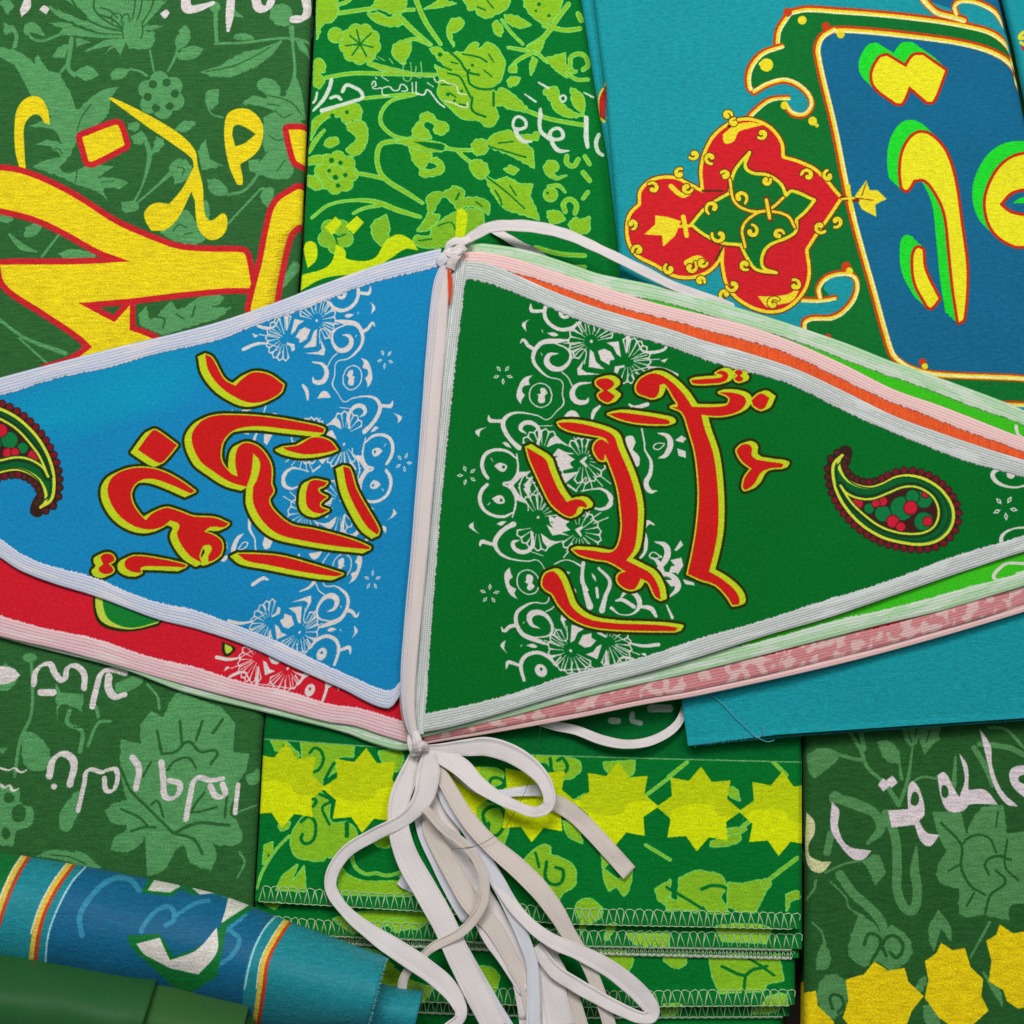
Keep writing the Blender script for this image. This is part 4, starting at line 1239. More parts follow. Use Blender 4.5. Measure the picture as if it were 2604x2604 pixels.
PG = dict(K=srgb(38, 46, 12), Y=srgb(196, 214, 32), R=srgb(208, 28, 28), E=srgb(240, 220, 80))
GREEN_TEXT = ['905,655 945,637 980,650 985,668 955,692! 988,715 987,722 958,745 915,715 940,692!',
              '960,797! 1010,790 1100,800 1190,815 1235,833 1200,842 1100,838 1020,822',
              '1085,670 1110,635 1165,615 1225,640 1290,700 1335,765! 1440,765 1490,755 1500,725 1455,700! 1500,700 1560,715 1575,745 1540,785 1460,805 1375,800! 1390,860 1430,980 1450,1150 1450,1300 1435,1400 1410,1500! 1470,1535 1530,1590 1545,1640 1515,1650! 1490,1610 1440,1560 1370,1535 1315,1510! 1335,1420 1355,1300 1365,1150 1350,980 1320,870 1290,790 1240,765! 1270,760 1250,720 1215,665 1190,665! 1185,700 1165,725 1120,715 1090,700',
              '1600,735! 1640,705 1680,725! 1650,775 1610,760',
              '1330,645! 1385,640 1455,635 1470,625 1440,615! 1465,603 1495,620 1480,650 1430,660 1340,660',
              '1525,608 1550,600 1560,612 1548,625! 1562,640 1545,652 1525,640 1538,625!',
              '735,835! 800,835 900,855 980,890 1005,950! 1060,1080 1090,1200 1090,1300 1075,1400 1040,1450! 1090,1475 1150,1510 1185,1570 1195,1625! 1170,1610 1140,1550 1105,1530! 1080,1575 1050,1580 1010,1555 1000,1530 1010,1510 1040,1500! 960,1455 900,1445 830,1425 800,1400! 880,1405 965,1415 1000,1390 1020,1310 1015,1220 1000,1120 965,1020 945,975! 940,1005! 920,1000 895,960 900,930 925,910 950,920 965,935! 945,905 880,890 800,875 750,855',
              '595,945! 620,960 680,1000 700,1050 735,1130 775,1190! 800,1180 840,1180 865,1205 860,1215! 830,1210 815,1240! 790,1255 740,1230 700,1190 650,1090 610,1000',
              '665,1555 680,1510 715,1500 745,1530 770,1590 800,1660 870,1710 980,1730 1100,1735 1200,1740 1270,1750! 1260,1765! 1150,1765 1000,1760 880,1745 800,1710 740,1650 710,1600 680,1580',
              '1535,955 1570,930 1600,945 1600,980 1620,1000! 1680,1010 1740,1020 1735,1035! 1680,1040 1640,1060 1610,1110 1570,1135 1560,1120! 1570,1080 1600,1040! 1560,1010 1540,980']
BLUE_TEXT = ['915,530! 945,545 1000,640 1050,670! 1080,640 1130,610 1200,620 1265,665! 1250,700 1190,735 1120,745 1050,720 980,670 930,600',
             '855,900 890,835 950,805 1050,800 1200,810 1350,835 1445,860 1440,880! 1300,865 1150,850 1050,865 1000,910 985,960 990,1010 1030,1060 1060,1075! 1050,1010 1060,950 1090,925 1140,935 1180,970 1210,1030 1210,1110! 1220,1140 1200,1180 1225,1230 1300,1290 1400,1310 1550,1350 1650,1390 1645,1400! 1500,1385 1350,1360 1240,1330 1170,1270 1130,1190 1130,1120! 1150,1080 1160,1010 1130,970! 1120,1060 1100,1120! 1030,1100 950,1050 890,1000',
             '1260,945! 1330,935 1400,900 1470,915 1505,955! 1440,970 1360,975 1290,960',
             '1530,1030! 1560,1040 1590,1130 1640,1220 1690,1310 1685,1335! 1640,1300 1590,1220 1550,1130',
             '1375,1110 1400,1090 1460,1100! 1450,1115! 1420,1130 1430,1150 1460,1165! 1430,1190 1430,1210 1465,1225! 1430,1240 1380,1220 1365,1180',
             '615,955! 680,870 700,870 790,935! 725,1010 700,1010',
             '480,1140 500,1080 560,1045 640,1035 720,1050 800,1090 870,1140! 850,1150! 760,1110 680,1085 620,1095 585,1140 590,1190 620,1240 650,1270! 680,1240 740,1215 800,1230 850,1250! 880,1255 960,1260 1020,1285! 1000,1300 940,1300 910,1320! 960,1340 990,1370 985,1420 950,1450 930,1455! 930,1430 945,1400 935,1380 905,1385! 890,1430 900,1460! 850,1430 810,1380 790,1330 800,1290 760,1270! 720,1300 650,1310 570,1280 510,1220',
             '1060,1420! 1120,1420 1250,1430 1400,1470 1530,1510! 1500,1520 1350,1500 1200,1470 1100,1450',
             '450,1430 490,1420 510,1445 485,1465! 505,1495 470,1510 440,1490 460,1465!',
             '560,1450 600,1430 700,1440 830,1470 820,1480! 700,1475 630,1480 630,1505! 590,1500 560,1480']

GBODY = srgb(0, 108, 36)
green_canvas = Canvas((1000, 560, 3060, 1960), 0.045, GBODY)
arabesque(green_canvas, GBODY)
# tip ornament
green_canvas.art('I', dict(W=PW, K=GBODY), '''
S W 1800,740,40 1715,770,30 1690,810,34 1740,870,26 1850,900,16 1960,880 | 1880,730,40 1840,770,40 1900,800,30
S W 1940,1205,18 1850,1215,14 1770,1260,24 1760,1320,30 1840,1370,26
O W 1830,800,34
''')
for l in floweret(1960 + 1785 / 3, 940 + 1055 / 3, 34, 0.2, 1):
    green_canvas.fill([l], PW); green_canvas.fill([(l - l.mean(0)) * 0.38 + l.mean(0)], GBODY)
paisley(green_canvas)
green_canvas.block_letters('E', GREEN_TEXT, 'R', 'Y', 'K', (20, -7), 14, 12, PG)

BBODY = srgb(22, 136, 190)
blue_canvas = Canvas((-520, 560, 1180, 1900), 0.039, BBODY)
for i in range(7):                                # show-through of the pennant beneath, painted as a paler patch near the upper edge
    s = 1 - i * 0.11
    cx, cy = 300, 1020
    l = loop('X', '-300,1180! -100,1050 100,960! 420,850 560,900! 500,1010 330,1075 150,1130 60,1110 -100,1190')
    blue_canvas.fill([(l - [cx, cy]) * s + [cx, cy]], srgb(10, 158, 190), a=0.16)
src = np.array([[490, 620], [330, 1070], [430, 1600], [480, 1030], [470, 1165], [883, 470], [1040, 560]]) / 1.7564 + [1000, 600]
dst = np.array([[1700, 535], [1812, 1030], [1640, 1520], [1700, 970], [1690, 1105], [1405, 357], [1285, 475]]) / 1.7564 + [0, 600]
g2b = fit_affine(src, dst)
arabesque(blue_canvas, BBODY, g2b)
_t = math.pi + math.radians(10)
_R = np.array([[math.cos(_t), -math.sin(_t)], [math.sin(_t), math.cos(_t)]])
paisley(blue_canvas, lambda p: (p - [2141.7, 1158.3]) @ _R.T * 1.04 + [103, 1290])
blue_canvas.block_letters('D', BLUE_TEXT, 'R', 'Y', 'K', (-26, 12), 12, 12, PG)

RBODY = srgb(214, 28, 46)
red_canvas = Canvas((-520, 700, 1180, 2000), 0.036, RBODY)
arabesque(red_canvas, RBODY, lambda p: g2b(p) + [-30, 92])
red_canvas.art('L', dict(K=srgb(38, 46, 12), Y=srgb(196, 214, 70), G=srgb(20, 128, 48)), '''
F K 650,1450! 655,1580 700,1680 820,1725 950,1725 1110,1690! 1200,1600! 1000,1400!
F Y 668,1450! 672,1570 715,1660 830,1705 950,1710 1104,1672! 1200,1560! 1000,1400!
F G 718,1450! 725,1560 760,1640 850,1690 950,1700 1104,1660! 1200,1560! 1000,1400!
''')
red_canvas.art('F', dict(K=srgb(38, 46, 12), Y=srgb(196, 214, 70)), '''
F K 1085,60! 1150,90 1145,110 1105,135 1085,110
F Y 1098,72! 1135,95 1110,120 1100,105
''')
paisley(red_canvas, lambda p: (p - [2141.7, 1158.3]) @ _R.T * 1.04 + [60, 1418])

ORBODY = srgb(236, 92, 44)
LGBODY = srgb(62, 196, 30)
lime_canvas = Canvas((1000, 560, 3060, 1960), 0.043, LGBODY)
lime_canvas.art('I', dict(W=PW), 'S W 1932,1480,24 1800,1480,20 1740,1520,26 1700,1580,26 1740,1620\nS W 1870,430,24 1890,500,24 1960,540,24\nS W 1880,1560,30 1960,1540')
lime_canvas.art('K', dict(W=PW, Y=PG['Y'], K=PG['K']), 'O W 1700,1380,40 1200,1520,30')

# ---- rolled teal banner with striped borders
roll_canvas = Canvas((-420, 2050, 1250, 2800), 0.050, srgb(30, 138, 150))
PRL = dict(B=srgb(16, 100, 140), G=srgb(10, 118, 50), W=srgb(226, 220, 212), R=srgb(206, 64, 26), Y=srgb(232, 196, 70), P=srgb(236, 226, 190), S=srgb(52, 142, 176), C=srgb(170, 214, 226), E=srgb(8, 116, 50), F=srgb(206, 208, 60))
roll_canvas.art('F', PRL, '''
F E -500,1000! 60,1080! 100,1110 60,1180 -20,1320! -80,1500! -500,1700!
F B 420,1130! 1360,1390! 1280,1480 1220,1600 1190,1740 1190,2000! 150,2000! 240,1480! 300,1330 360,1230
S R 150,1100,16 95,1190 40,1310 -5,1450 -30,1600 | 370,1140,18 290,1250 225,1370 190,1490 170,1650 | 1440,1400,18 1370,1500 1310,1620 1290,1760 1255,1980
S Y 128,1100,22 70,1190 18,1310 -26,1450 -55,1600 | 348,1140,22 268,1250 205,1370 168,1490 148,1650 | 1420,1400,22 1350,1500 1290,1620 1268,1760 1235,1980
S P 112,1100,8 54,1190 2,1310 -44,1450 | 330,1140,8 250,1250 188,1370 150,1490 | 1404,1400,6 1334,1500 1274,1620 1252,1760
S C 430,1150,9 350,1240 280,1370 235,1500 220,1650 | 1350,1400,9 1290,1470 1240,1570 1210,1680 1195,1760
S S 400,1500,26 390,1400 470,1280 560,1220 640,1230 680,1280 | 690,1480,24 740,1390 820,1350 850,1420 800,1450 | 860,1400,22 960,1330 1020,1320 | 1060,1650,22 1130,1600 1170,1520 1130,1480 | 1100,1480,18 1200,1400
F G 690,1290! 740,1200! 900,1230! 1020,1230 1110,1290! 1110,1340 1060,1480 960,1560 850,1600! 780,1490! 620,1500! 640,1560! 900,1800! 1060,1700! 1110,1450! 1260,1350! 1180,1290! 1010,1220! 960,1310! 880,1270! 840,1310!
F W 720,1280! 755,1225! 870,1240! 880,1260! 830,1290!
F W 930,1260! 1060,1290! 975,1300!
F W 1115,1310! 1220,1350! 1080,1440! 1100,1380!
F W 665,1540! 780,1510! 830,1620! 960,1570 1060,1460! 1060,1580 970,1690! 830,1660! 700,1590!
F B 700,1320! 900,1300! 1080,1300! 1080,1400 1000,1510 850,1580! 790,1470! 640,1480!
S S 690,1470,22 750,1390 830,1360 850,1420 810,1450 | 860,1400,20 960,1340 1020,1330
''')

# ================================================================== table
tv = np.array([[-0.55, -0.5, 0], [0.55, -0.5, 0], [0.55, 0.55, 0], [-0.55, 0.55, 0], [-0.55, -0.5, -0.03], [0.55, -0.5, -0.03], [0.55, 0.55, -0.03], [-0.55, 0.55, -0.03]])
table = mesh_obj('table_top', tv, [(0, 1, 2, 3), (7, 6, 5, 4), (0, 4, 5, 1), (1, 5, 6, 2), (2, 6, 7, 3), (3, 7, 4, 0)], plain_mat('table_wood', srgb(52, 44, 38), 0.6), smooth=False)
tag(table, 'dark table top under the folded cloths', None, None, 'structure')

# ================================================================== folded banners
m_left = cloth_mat('dark_green_printed_cloth', left_canvas, grain=0.30, streak=(150, 850))
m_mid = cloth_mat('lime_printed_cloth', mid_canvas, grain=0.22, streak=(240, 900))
m_teal = cloth_mat('teal_printed_cloth', teal_canvas, grain=0.22, streak=(300, 900), rough=0.65, spec=0.08)
m_star = cloth_mat('star_printed_cloth', star_canvas, grain=0.30, streak=(160, 800))

LEFT_EDGE_R = [(792, 0), (778, 300), (762, 640), (700, 1500), (662, 1900), (640, 2300)]
t = thing('folded_banner', 'dark green folded banner with large yellow red-edged Arabic lettering beside the lime banner', 'banner')
for i, (dx, z) in enumerate(((0, 0.031), (-6, 0.0242), (4, 0.0174), (-3, 0.0106))):
    nz = hash_noise(10 + i)
    o = fold_layer('cloth_layer', t, m_left, [(-430, 0), (-430, 1300), (-430, 2640)], [(x + dx, y) for x, y in LEFT_EDGE_R],
                   [(-430, 2660), (640, 2650)], -300, z, 0.0067 if i < 3 else 0.0104, nz, 0.0011 if i == 0 else 0.0004, nx=90 if i == 0 else 24, ny=120 if i == 0 else 20)

MID_L = [(802, 0), (786, 300), (768, 660), (708, 1500), (668, 1890), (646, 2300)]
MID_R = [(2000, 0), (2015, 900), (2036, 1880), (2036, 2360)]
HEM0 = [(646, 2291), (800, 2300), (1100, 2318), (1422, 2348), (2036, 2362)]
HEM1 = [(650, 2366), (800, 2378), (1118, 2390), (1455, 2404), (2036, 2414)]
HEM2 = [(650, 2386), (800, 2396), (1118, 2408), (1455, 2422), (2036, 2436)]
HEM3 = [(655, 2530), (800, 2538), (1118, 2548), (1455, 2560), (2030, 2556)]
HEM4 = [(655, 2552), (800, 2562), (1118, 2574), (1455, 2586), (2012, 2584)]
HEM5 = [(655, 2640), (1118, 2640), (2012, 2650)]
t = thing('folded_banner', 'bright green folded banner with lime flowers, yellow stars and white overlocked hems', 'banner')
mid_root = t
m_thread = plain_mat('overlock_thread', srgb(178, 216, 160), 0.8)
m_selv = cloth_mat('hem_edge_cloth', None, srgb(216, 216, 204), grain=0.25)


def front_y(h, z):
    p = np.array(h, float); w = at(p[:, 0], p[:, 1], z)
    return w


for i, (hem, z, th, dr) in enumerate(((HEM0, 0.0300, 0.0036, 0), (HEM1, 0.0263, 0.0022, 4), (HEM2, 0.0240, 0.0018, -4), (HEM3, 0.0221, 0.0060, -10), (HEM4, 0.0160, 0.0024, -26), (HEM5, 0.0135, 0.0133, -34))):
    nz = hash_noise(20 + i)
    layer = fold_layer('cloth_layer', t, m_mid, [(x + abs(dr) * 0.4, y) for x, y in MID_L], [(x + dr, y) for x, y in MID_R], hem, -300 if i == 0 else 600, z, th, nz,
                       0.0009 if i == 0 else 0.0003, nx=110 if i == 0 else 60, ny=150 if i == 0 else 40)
    if i == 5: continue
    # overlock: loops along the top, legs down to the raw edge
    w = front_y(hem, z)
    xl, xr = w[0, 0] + 0.002, w[-1, 0] - 0.0035
    pitch = 0.0035 if i in (0, 1, 3, 4) else 0.0016
    hh = 0.0052 if i in (0, 1, 3, 4) else 0.0022
    rng = np.random.RandomState(50 + i)
    pts = []
    x = xl
    while x < xr:
        p = pitch * rng.uniform(0.85, 1.15)
        for (fx, fy) in ((0.02, 0.0), (0.2, 0.5), (0.36, 0.96), (0.62, 0.45), (0.8, 0.0), (0.6, 0.48), (0.37, 0.97), (0.62, 1.08), (1.0, 1.1), (1.3, 0.99), (1.2, 0.6)):
            xx = x + fx * p
            yy = np.interp(xx, w[:, 0], w[:, 1]) + 0.0002 + hh * fy * rng.uniform(0.95, 1.05)
            zz = z + nz(xx, yy, 0.10) * (0.0009 if i == 0 else 0.0003) + 0.0003
            pts.append((xx, yy, zz))
        x += p
    base = [(xx, np.interp(xx, w[:, 0], w[:, 1]) - 0.0002 + 0.00015 * math.sin(xx * 2000), z - 0.0001 + nz(xx, np.interp(xx, w[:, 0], w[:, 1]), 0.10) * (0.0009 if i == 0 else 0.0003)) for xx in np.linspace(xl, xr, 260)]
    V, Fc = tube_mesh([pts, base], 0.00022 if i in (0, 1, 3, 4) else 0.0002, 4)
    mesh_obj('overlock_stitch', V, Fc, m_thread, layer)
    if i in (1, 2, 3, 4):                                   # pale rolled selvage seen under the stitch
        bb = [(b[0], b[1] + 0.0002, b[2] - th * 0.45) for b in base]
        V, Fc = tube_mesh([bb], 0.0010, 7)
        q = mesh_obj('selvage', V, Fc, m_selv, layer)

TEAL_L = [(1512, 0), (1540, 220), (1566, 500), (1580, 700), (1660, 1200), (1758, 1894)]
TEAL_L2 = [(1480, 0), (1512, 200), (1545, 380), (1572, 600), (1582, 760), (1662, 1200), (1760, 1894)]
TEAL_R = [(2541, 0), (2570, 130), (2598, 272), (2720, 900), (2900, 1800)]
TEAL_F = [(1758, 1896), (1980, 1868), (2300, 1846), (2604, 1826), (2900, 1812)]
t = thing('folded_banner', 'teal folded banner with blue framed yellow inscription and red blossom', 'banner')
teal_root = t
nz = hash_noise(33)


def teal_drop(x, y):
    yf = np.interp(x, [0.05, 0.35], [at(1758, 1895, 0.04)[1], at(2900, 1812, 0.04)[1]])
    k = np.clip((y - yf) / 0.075, 0, 1); k = k * k * (3 - 2 * k)
    return -(1 - k) * 0.0052


fold_layer('cloth_layer', t, m_teal, TEAL_L, TEAL_R, TEAL_F, -300, 0.0400, 0.0046, nz, 0.0009, nx=100, ny=130, zfun=lambda x, y: teal_drop(x, y) * 0.62)
under = fold_layer('cloth_layer', t, m_teal, TEAL_L2, [(x + 4, y) for x, y in TEAL_R], [(x, y - 6) for x, y in TEAL_F], -300, 0.0353, 0.0046, hash_noise(34), 0.0003, nx=40, ny=60, zfun=lambda x, y: teal_drop(x, y) * 0.25)
m_bluethread = plain_mat('teal_thread', srgb(90, 170, 190), 0.7)
P = hermite(np.array([(1805, 1765), (1840, 1792), (1868, 1822), (1893, 1846), (1915, 1868), (1928, 1876), (1940, 1862), (1941, 1846)], float), np.zeros(8, bool), False, 8)
Q = hermite(np.array([(1915, 1868), (1935, 1880), (1952, 1886), (1969, 1882)], float), np.zeros(4, bool), False, 8)
thr = []
for c in (P, Q):
    w = at(c[:, 0], c[:, 1], 0.0)
    w = at(c[:, 0], c[:, 1], 0.0402 + 0 * c[:, 0] - 0.0028 + 0.0001)
    thr.append(w)
V, Fc = tube_mesh(thr, 0.00018, 5)
mesh_obj('thread', V, Fc, m_bluethread, t)
# frayed ends along the raw lower edge
fr = []
rng = np.random.RandomState(8)
tf = np.array(TEAL_F, float)
for x in np.arange(1765, 2604, 5.5):
    y = np.interp(x, tf[:, 0], tf[:, 1])
    z = 0.0400 - 0.0052 * 0.62
    a = at(x, y - 5, z); b = at(x + rng.uniform(-4, 4), y + rng.uniform(0, 6), z - 0.0004)
    fr.append([a + [0, 0, 0.0001], (a + b) / 2 + [0, 0, 0.0002], b])
V, Fc = tube_mesh(fr, 0.00009, 3)
mesh_obj('frayed_edge', V, Fc, m_bluethread, t)

t = thing('folded_banner', 'plain teal folded banner edge with a yellow print, beyond the dark gap', 'banner')
cc = Canvas((2500, -330, 3000, 1300), 0.040, PT['T'])
cc.art('N', PT, '''
S Y 1932,380,40 1900,410 1895,450 1960,440 | 1900,500,34 1960,540
S R 1920,560,30 2000,640
''')
m_corner = cloth_mat('corner_teal_cloth', cc, grain=0.12, rough=0.6)
for i, z in enumerate((0.039, 0.0335)):
    fold_layer('cloth_layer', t, m_corner, [(2556 + 3 * i, 0), (2584, 110), (2612, 250), (2740, 900)], [(3000, 0), (3000, 600), (3050, 1200)], [(2700, 1200), (3050, 1200)], -300, z, 0.0054, hash_noise(40 + i), 0.0004, nx=24, ny=30)

t = thing('folded_banner', 'dark green folded banner with big yellow stars and white writing, under the teal banner', 'banner')
STAR_L = [(2040, 600), (2046, 1880), (2052, 2200), (2050, 2604)]
for i, (dx, z) in enumerate(((0, 0.029), (5, 0.0218), (-2, 0.0146))):
    fold_layer('cloth_layer', t, m_star, [(x + dx, y) for x, y in STAR_L], [(2980, 600), (2980, 1800), (2980, 2640)], [(2040, 2680), (2980, 2690)], -300 if i == 0 else 0, z, 0.0070 if i < 2 else 0.0144, hash_noise(60 + i), 0.0010 if i == 0 else 0.0003, nx=70 if i == 0 else 20, ny=110 if i == 0 else 16)

# ================================================================== rolls at the near left
def arch_sheet(name, parent, mat, zoom, back, front, z_base, z_top, nu=90, nw=40, canvas=None, trim=None, power=0.55, seed=3, amp=0.0007, thick=0.0007):
    """Cloth arching over a roll: from its back edge, over the crest, to its front edge."""
    B = path(zoom, back, 12)[:, :2]; Fp = path(zoom, front, 12)[:, :2]
    def res(p, n):
        s = np.concatenate([[0], np.cumsum(np.linalg.norm(np.diff(p, axis=0), axis=1))]); q = np.linspace(0, s[-1], n)
        return np.column_stack([np.interp(q, s, p[:, 0]), np.interp(q, s, p[:, 1])])
    B, Fp = res(B, nu), res(Fp, nu)
    w = (1 - np.cos(np.linspace(0, np.pi, nw))) / 2
    pts = B[:, None] * (1 - w)[None, :, None] + Fp[:, None] * w[None, :, None]
    nzf = hash_noise(seed)
    z = z_base + (z_top - z_base) * np.sin(np.pi * w)[None, :] ** power + nzf(pts[..., 0] / 6000, pts[..., 1] / 6000, 0.05) * amp
    v = at(pts[..., 0], pts[..., 1], z)
    z0 = canvas.z0 if canvas is not None else 0.05
    uv = at(pts[..., 0], pts[..., 1], z0)[..., :2]
    o = mesh_obj(name, v, grid_faces(nu, nw), mat, parent, uv)
    # real cloth thickness, modelled on the mesh itself
    sm = o.modifiers.new('thickness', 'SOLIDIFY'); sm.thickness = thick; sm.offset = -1
    return o


m_roll = cloth_mat('striped_teal_cloth', roll_canvas, grain=0.24, streak=(220, 900), rough=0.55, spec=0.18, slub=1.5)
t = thing('fabric_roll', 'rolled teal banner with striped borders and white shapes, frayed at its end', 'fabric roll')
o = arch_sheet('outer_wrap', t, m_roll, 'F', '-500,1030 0,1090 390,1155 750,1225 1080,1300 1420,1430 1890,1602', '-560,1660 -60,1720 340,1790 760,1850 1100,1930 1300,1980 1780,2010', 0.0335, 0.058, nu=130, canvas=roll_canvas, amp=0.0016)
in_ = arch_sheet('inner_wrap', t, m_roll, 'F', '1300,1480 1600,1600 1890,1740 2070,1770', '1300,1960 1600,1990 1800,2010 2010,2030', 0.0325, 0.048, nu=50, canvas=roll_canvas, seed=7)
core = arch_sheet('inner_wrap', t, m_roll, 'F', '-480,1110 0,1170 400,1240 800,1320 1200,1440 1700,1620', '-520,1640 0,1700 400,1760 800,1830 1200,1920 1650,1990', 0.0330, 0.050, nu=50, canvas=roll_canvas, seed=9)
# frayed end threads
fr = []
rng = np.random.RandomState(3)
m_fray = plain_mat('frayed_teal_thread', srgb(120, 190, 196), 0.8)
mw = np.array([v.co[:] for v in o.data.vertices]).reshape(130, 40, 3)
for k in range(3, 30):
    a = mw[-1, k]
    for q in range(4):
        a2 = a + (mw[-1, k + 1] - a) * rng.uniform()
        b = a2 + np.array([rng.uniform(0.0002, 0.0012), rng.uniform(-0.0004, 0.0004), rng.uniform(-0.0005, 0.0002)])
        fr.append([a2, (a2 + b) / 2 + [0, 0, 0.0001], b])
V, Fc = tube_mesh(fr, 0.00011, 3)
mesh_obj('frayed_edge', V, Fc, m_fray, t)

m_satin = cloth_mat('green_satin', None, srgb(40, 92, 46), rough=0.45, spec=0.14, grain=0.05, streak=(2000, 60), bump=0.12, sheen=0.0, anis=0.5)
m_satin2 = cloth_mat('green_satin_inner', None, srgb(50, 98, 44), rough=0.5, spec=0.12, grain=0.05, streak=(2000, 60), bump=0.12, sheen=0.1)
t = thing('fabric_roll', 'plain dark green satin roll in front of the striped teal roll', 'fabric roll')
arch_sheet('outer_wrap', t, m_satin, 'F', '-500,1360 0,1450 400,1530 700,1598 800,1610', '-640,2280 0,2290 300,2290 560,2280 585,2280', 0.030, 0.068, nu=70, seed=12, power=0.75, amp=0.0009)
arch_sheet('inner_wrap', t, m_satin2, 'F', '560,1640 800,1640 1000,1690 1240,1757', '420,2280 700,2280 900,2270 1110,2260', 0.030, 0.0645, nu=60, seed=13, power=0.75, amp=0.0004)
arch_sheet('inner_wrap', t, m_satin, 'F', '1000,1730 1150,1770 1235,1790 1260,1850', '900,2270 1050,2270 1150,2270 1200,2265', 0.030, 0.056, nu=30, seed=14, power=0.75, amp=0.0003)

# ================================================================== the bunting
bunt = thing('pennant_bunting', 'folded string of pennants fanned out on the banners, white tapes knotted and trailing', 'bunting')
H_GREY = hem_mat('green_pennant_hem', srgb(206, 210, 206), srgb(108, 126, 114), srgb(222, 226, 222), 7, (45, 2.0), 0.56)
H_BLUE = hem_mat('blue_pennant_hem', srgb(208, 214, 230), srgb(146, 158, 190), srgb(232, 222, 226), 6, (40, 2.0), 0.55)
H_PINK = hem_mat('orange_pennant_hem', srgb(248, 206, 202), srgb(232, 176, 172), None, 5, stitch=0.25)
H_RED = hem_mat('red_pennant_hem', srgb(236, 196, 200), srgb(196, 140, 148), srgb(236, 212, 210), 6, (40, 2.0), 0.55, stitch=0.3)
H_RED2 = hem_mat('far_red_pennant_hem', srgb(216, 140, 142), srgb(180, 96, 100), srgb(232, 200, 194), 7, (170, 1.6), 0.5, stitch=0.15)
H_LIME = hem_mat('lime_pennant_hem', srgb(184, 220, 176), srgb(140, 190, 136), srgb(216, 226, 210), 5, (55, 2.0), 0.52)
m_greenp = cloth_mat('green_pennant_cloth', green_canvas, grain=0.16, streak=(700, 800), wob=0.00016)
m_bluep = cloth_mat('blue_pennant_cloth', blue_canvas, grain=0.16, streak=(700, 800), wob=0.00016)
m_redp = cloth_mat('red_pennant_cloth', red_canvas, grain=0.16, streak=(700, 800), wob=0.00016)
m_limep = cloth_mat('lime_pennant_cloth', lime_canvas, grain=0.16, streak=(700, 800), wob=0.00016)
m_orangep = cloth_mat('orange_pennant_cloth', None, ORBODY, grain=0.26, streak=(900, 160))
m_palep = cloth_mat('pale_pennant_cloth', None, srgb(190, 216, 180), grain=0.1, sheen=0.1)


def resample(pts, n):
    p = hermite(np.array(pts, float), np.zeros(len(pts), bool), False, 10)
    s = np.concatenate([[0], np.cumsum(np.linalg.norm(np.diff(p, axis=0), axis=1))])
    q = np.linspace(0, s[-1], n)
    return np.column_stack([np.interp(q, s, p[:, 0]), np.interp(q, s, p[:, 1])])


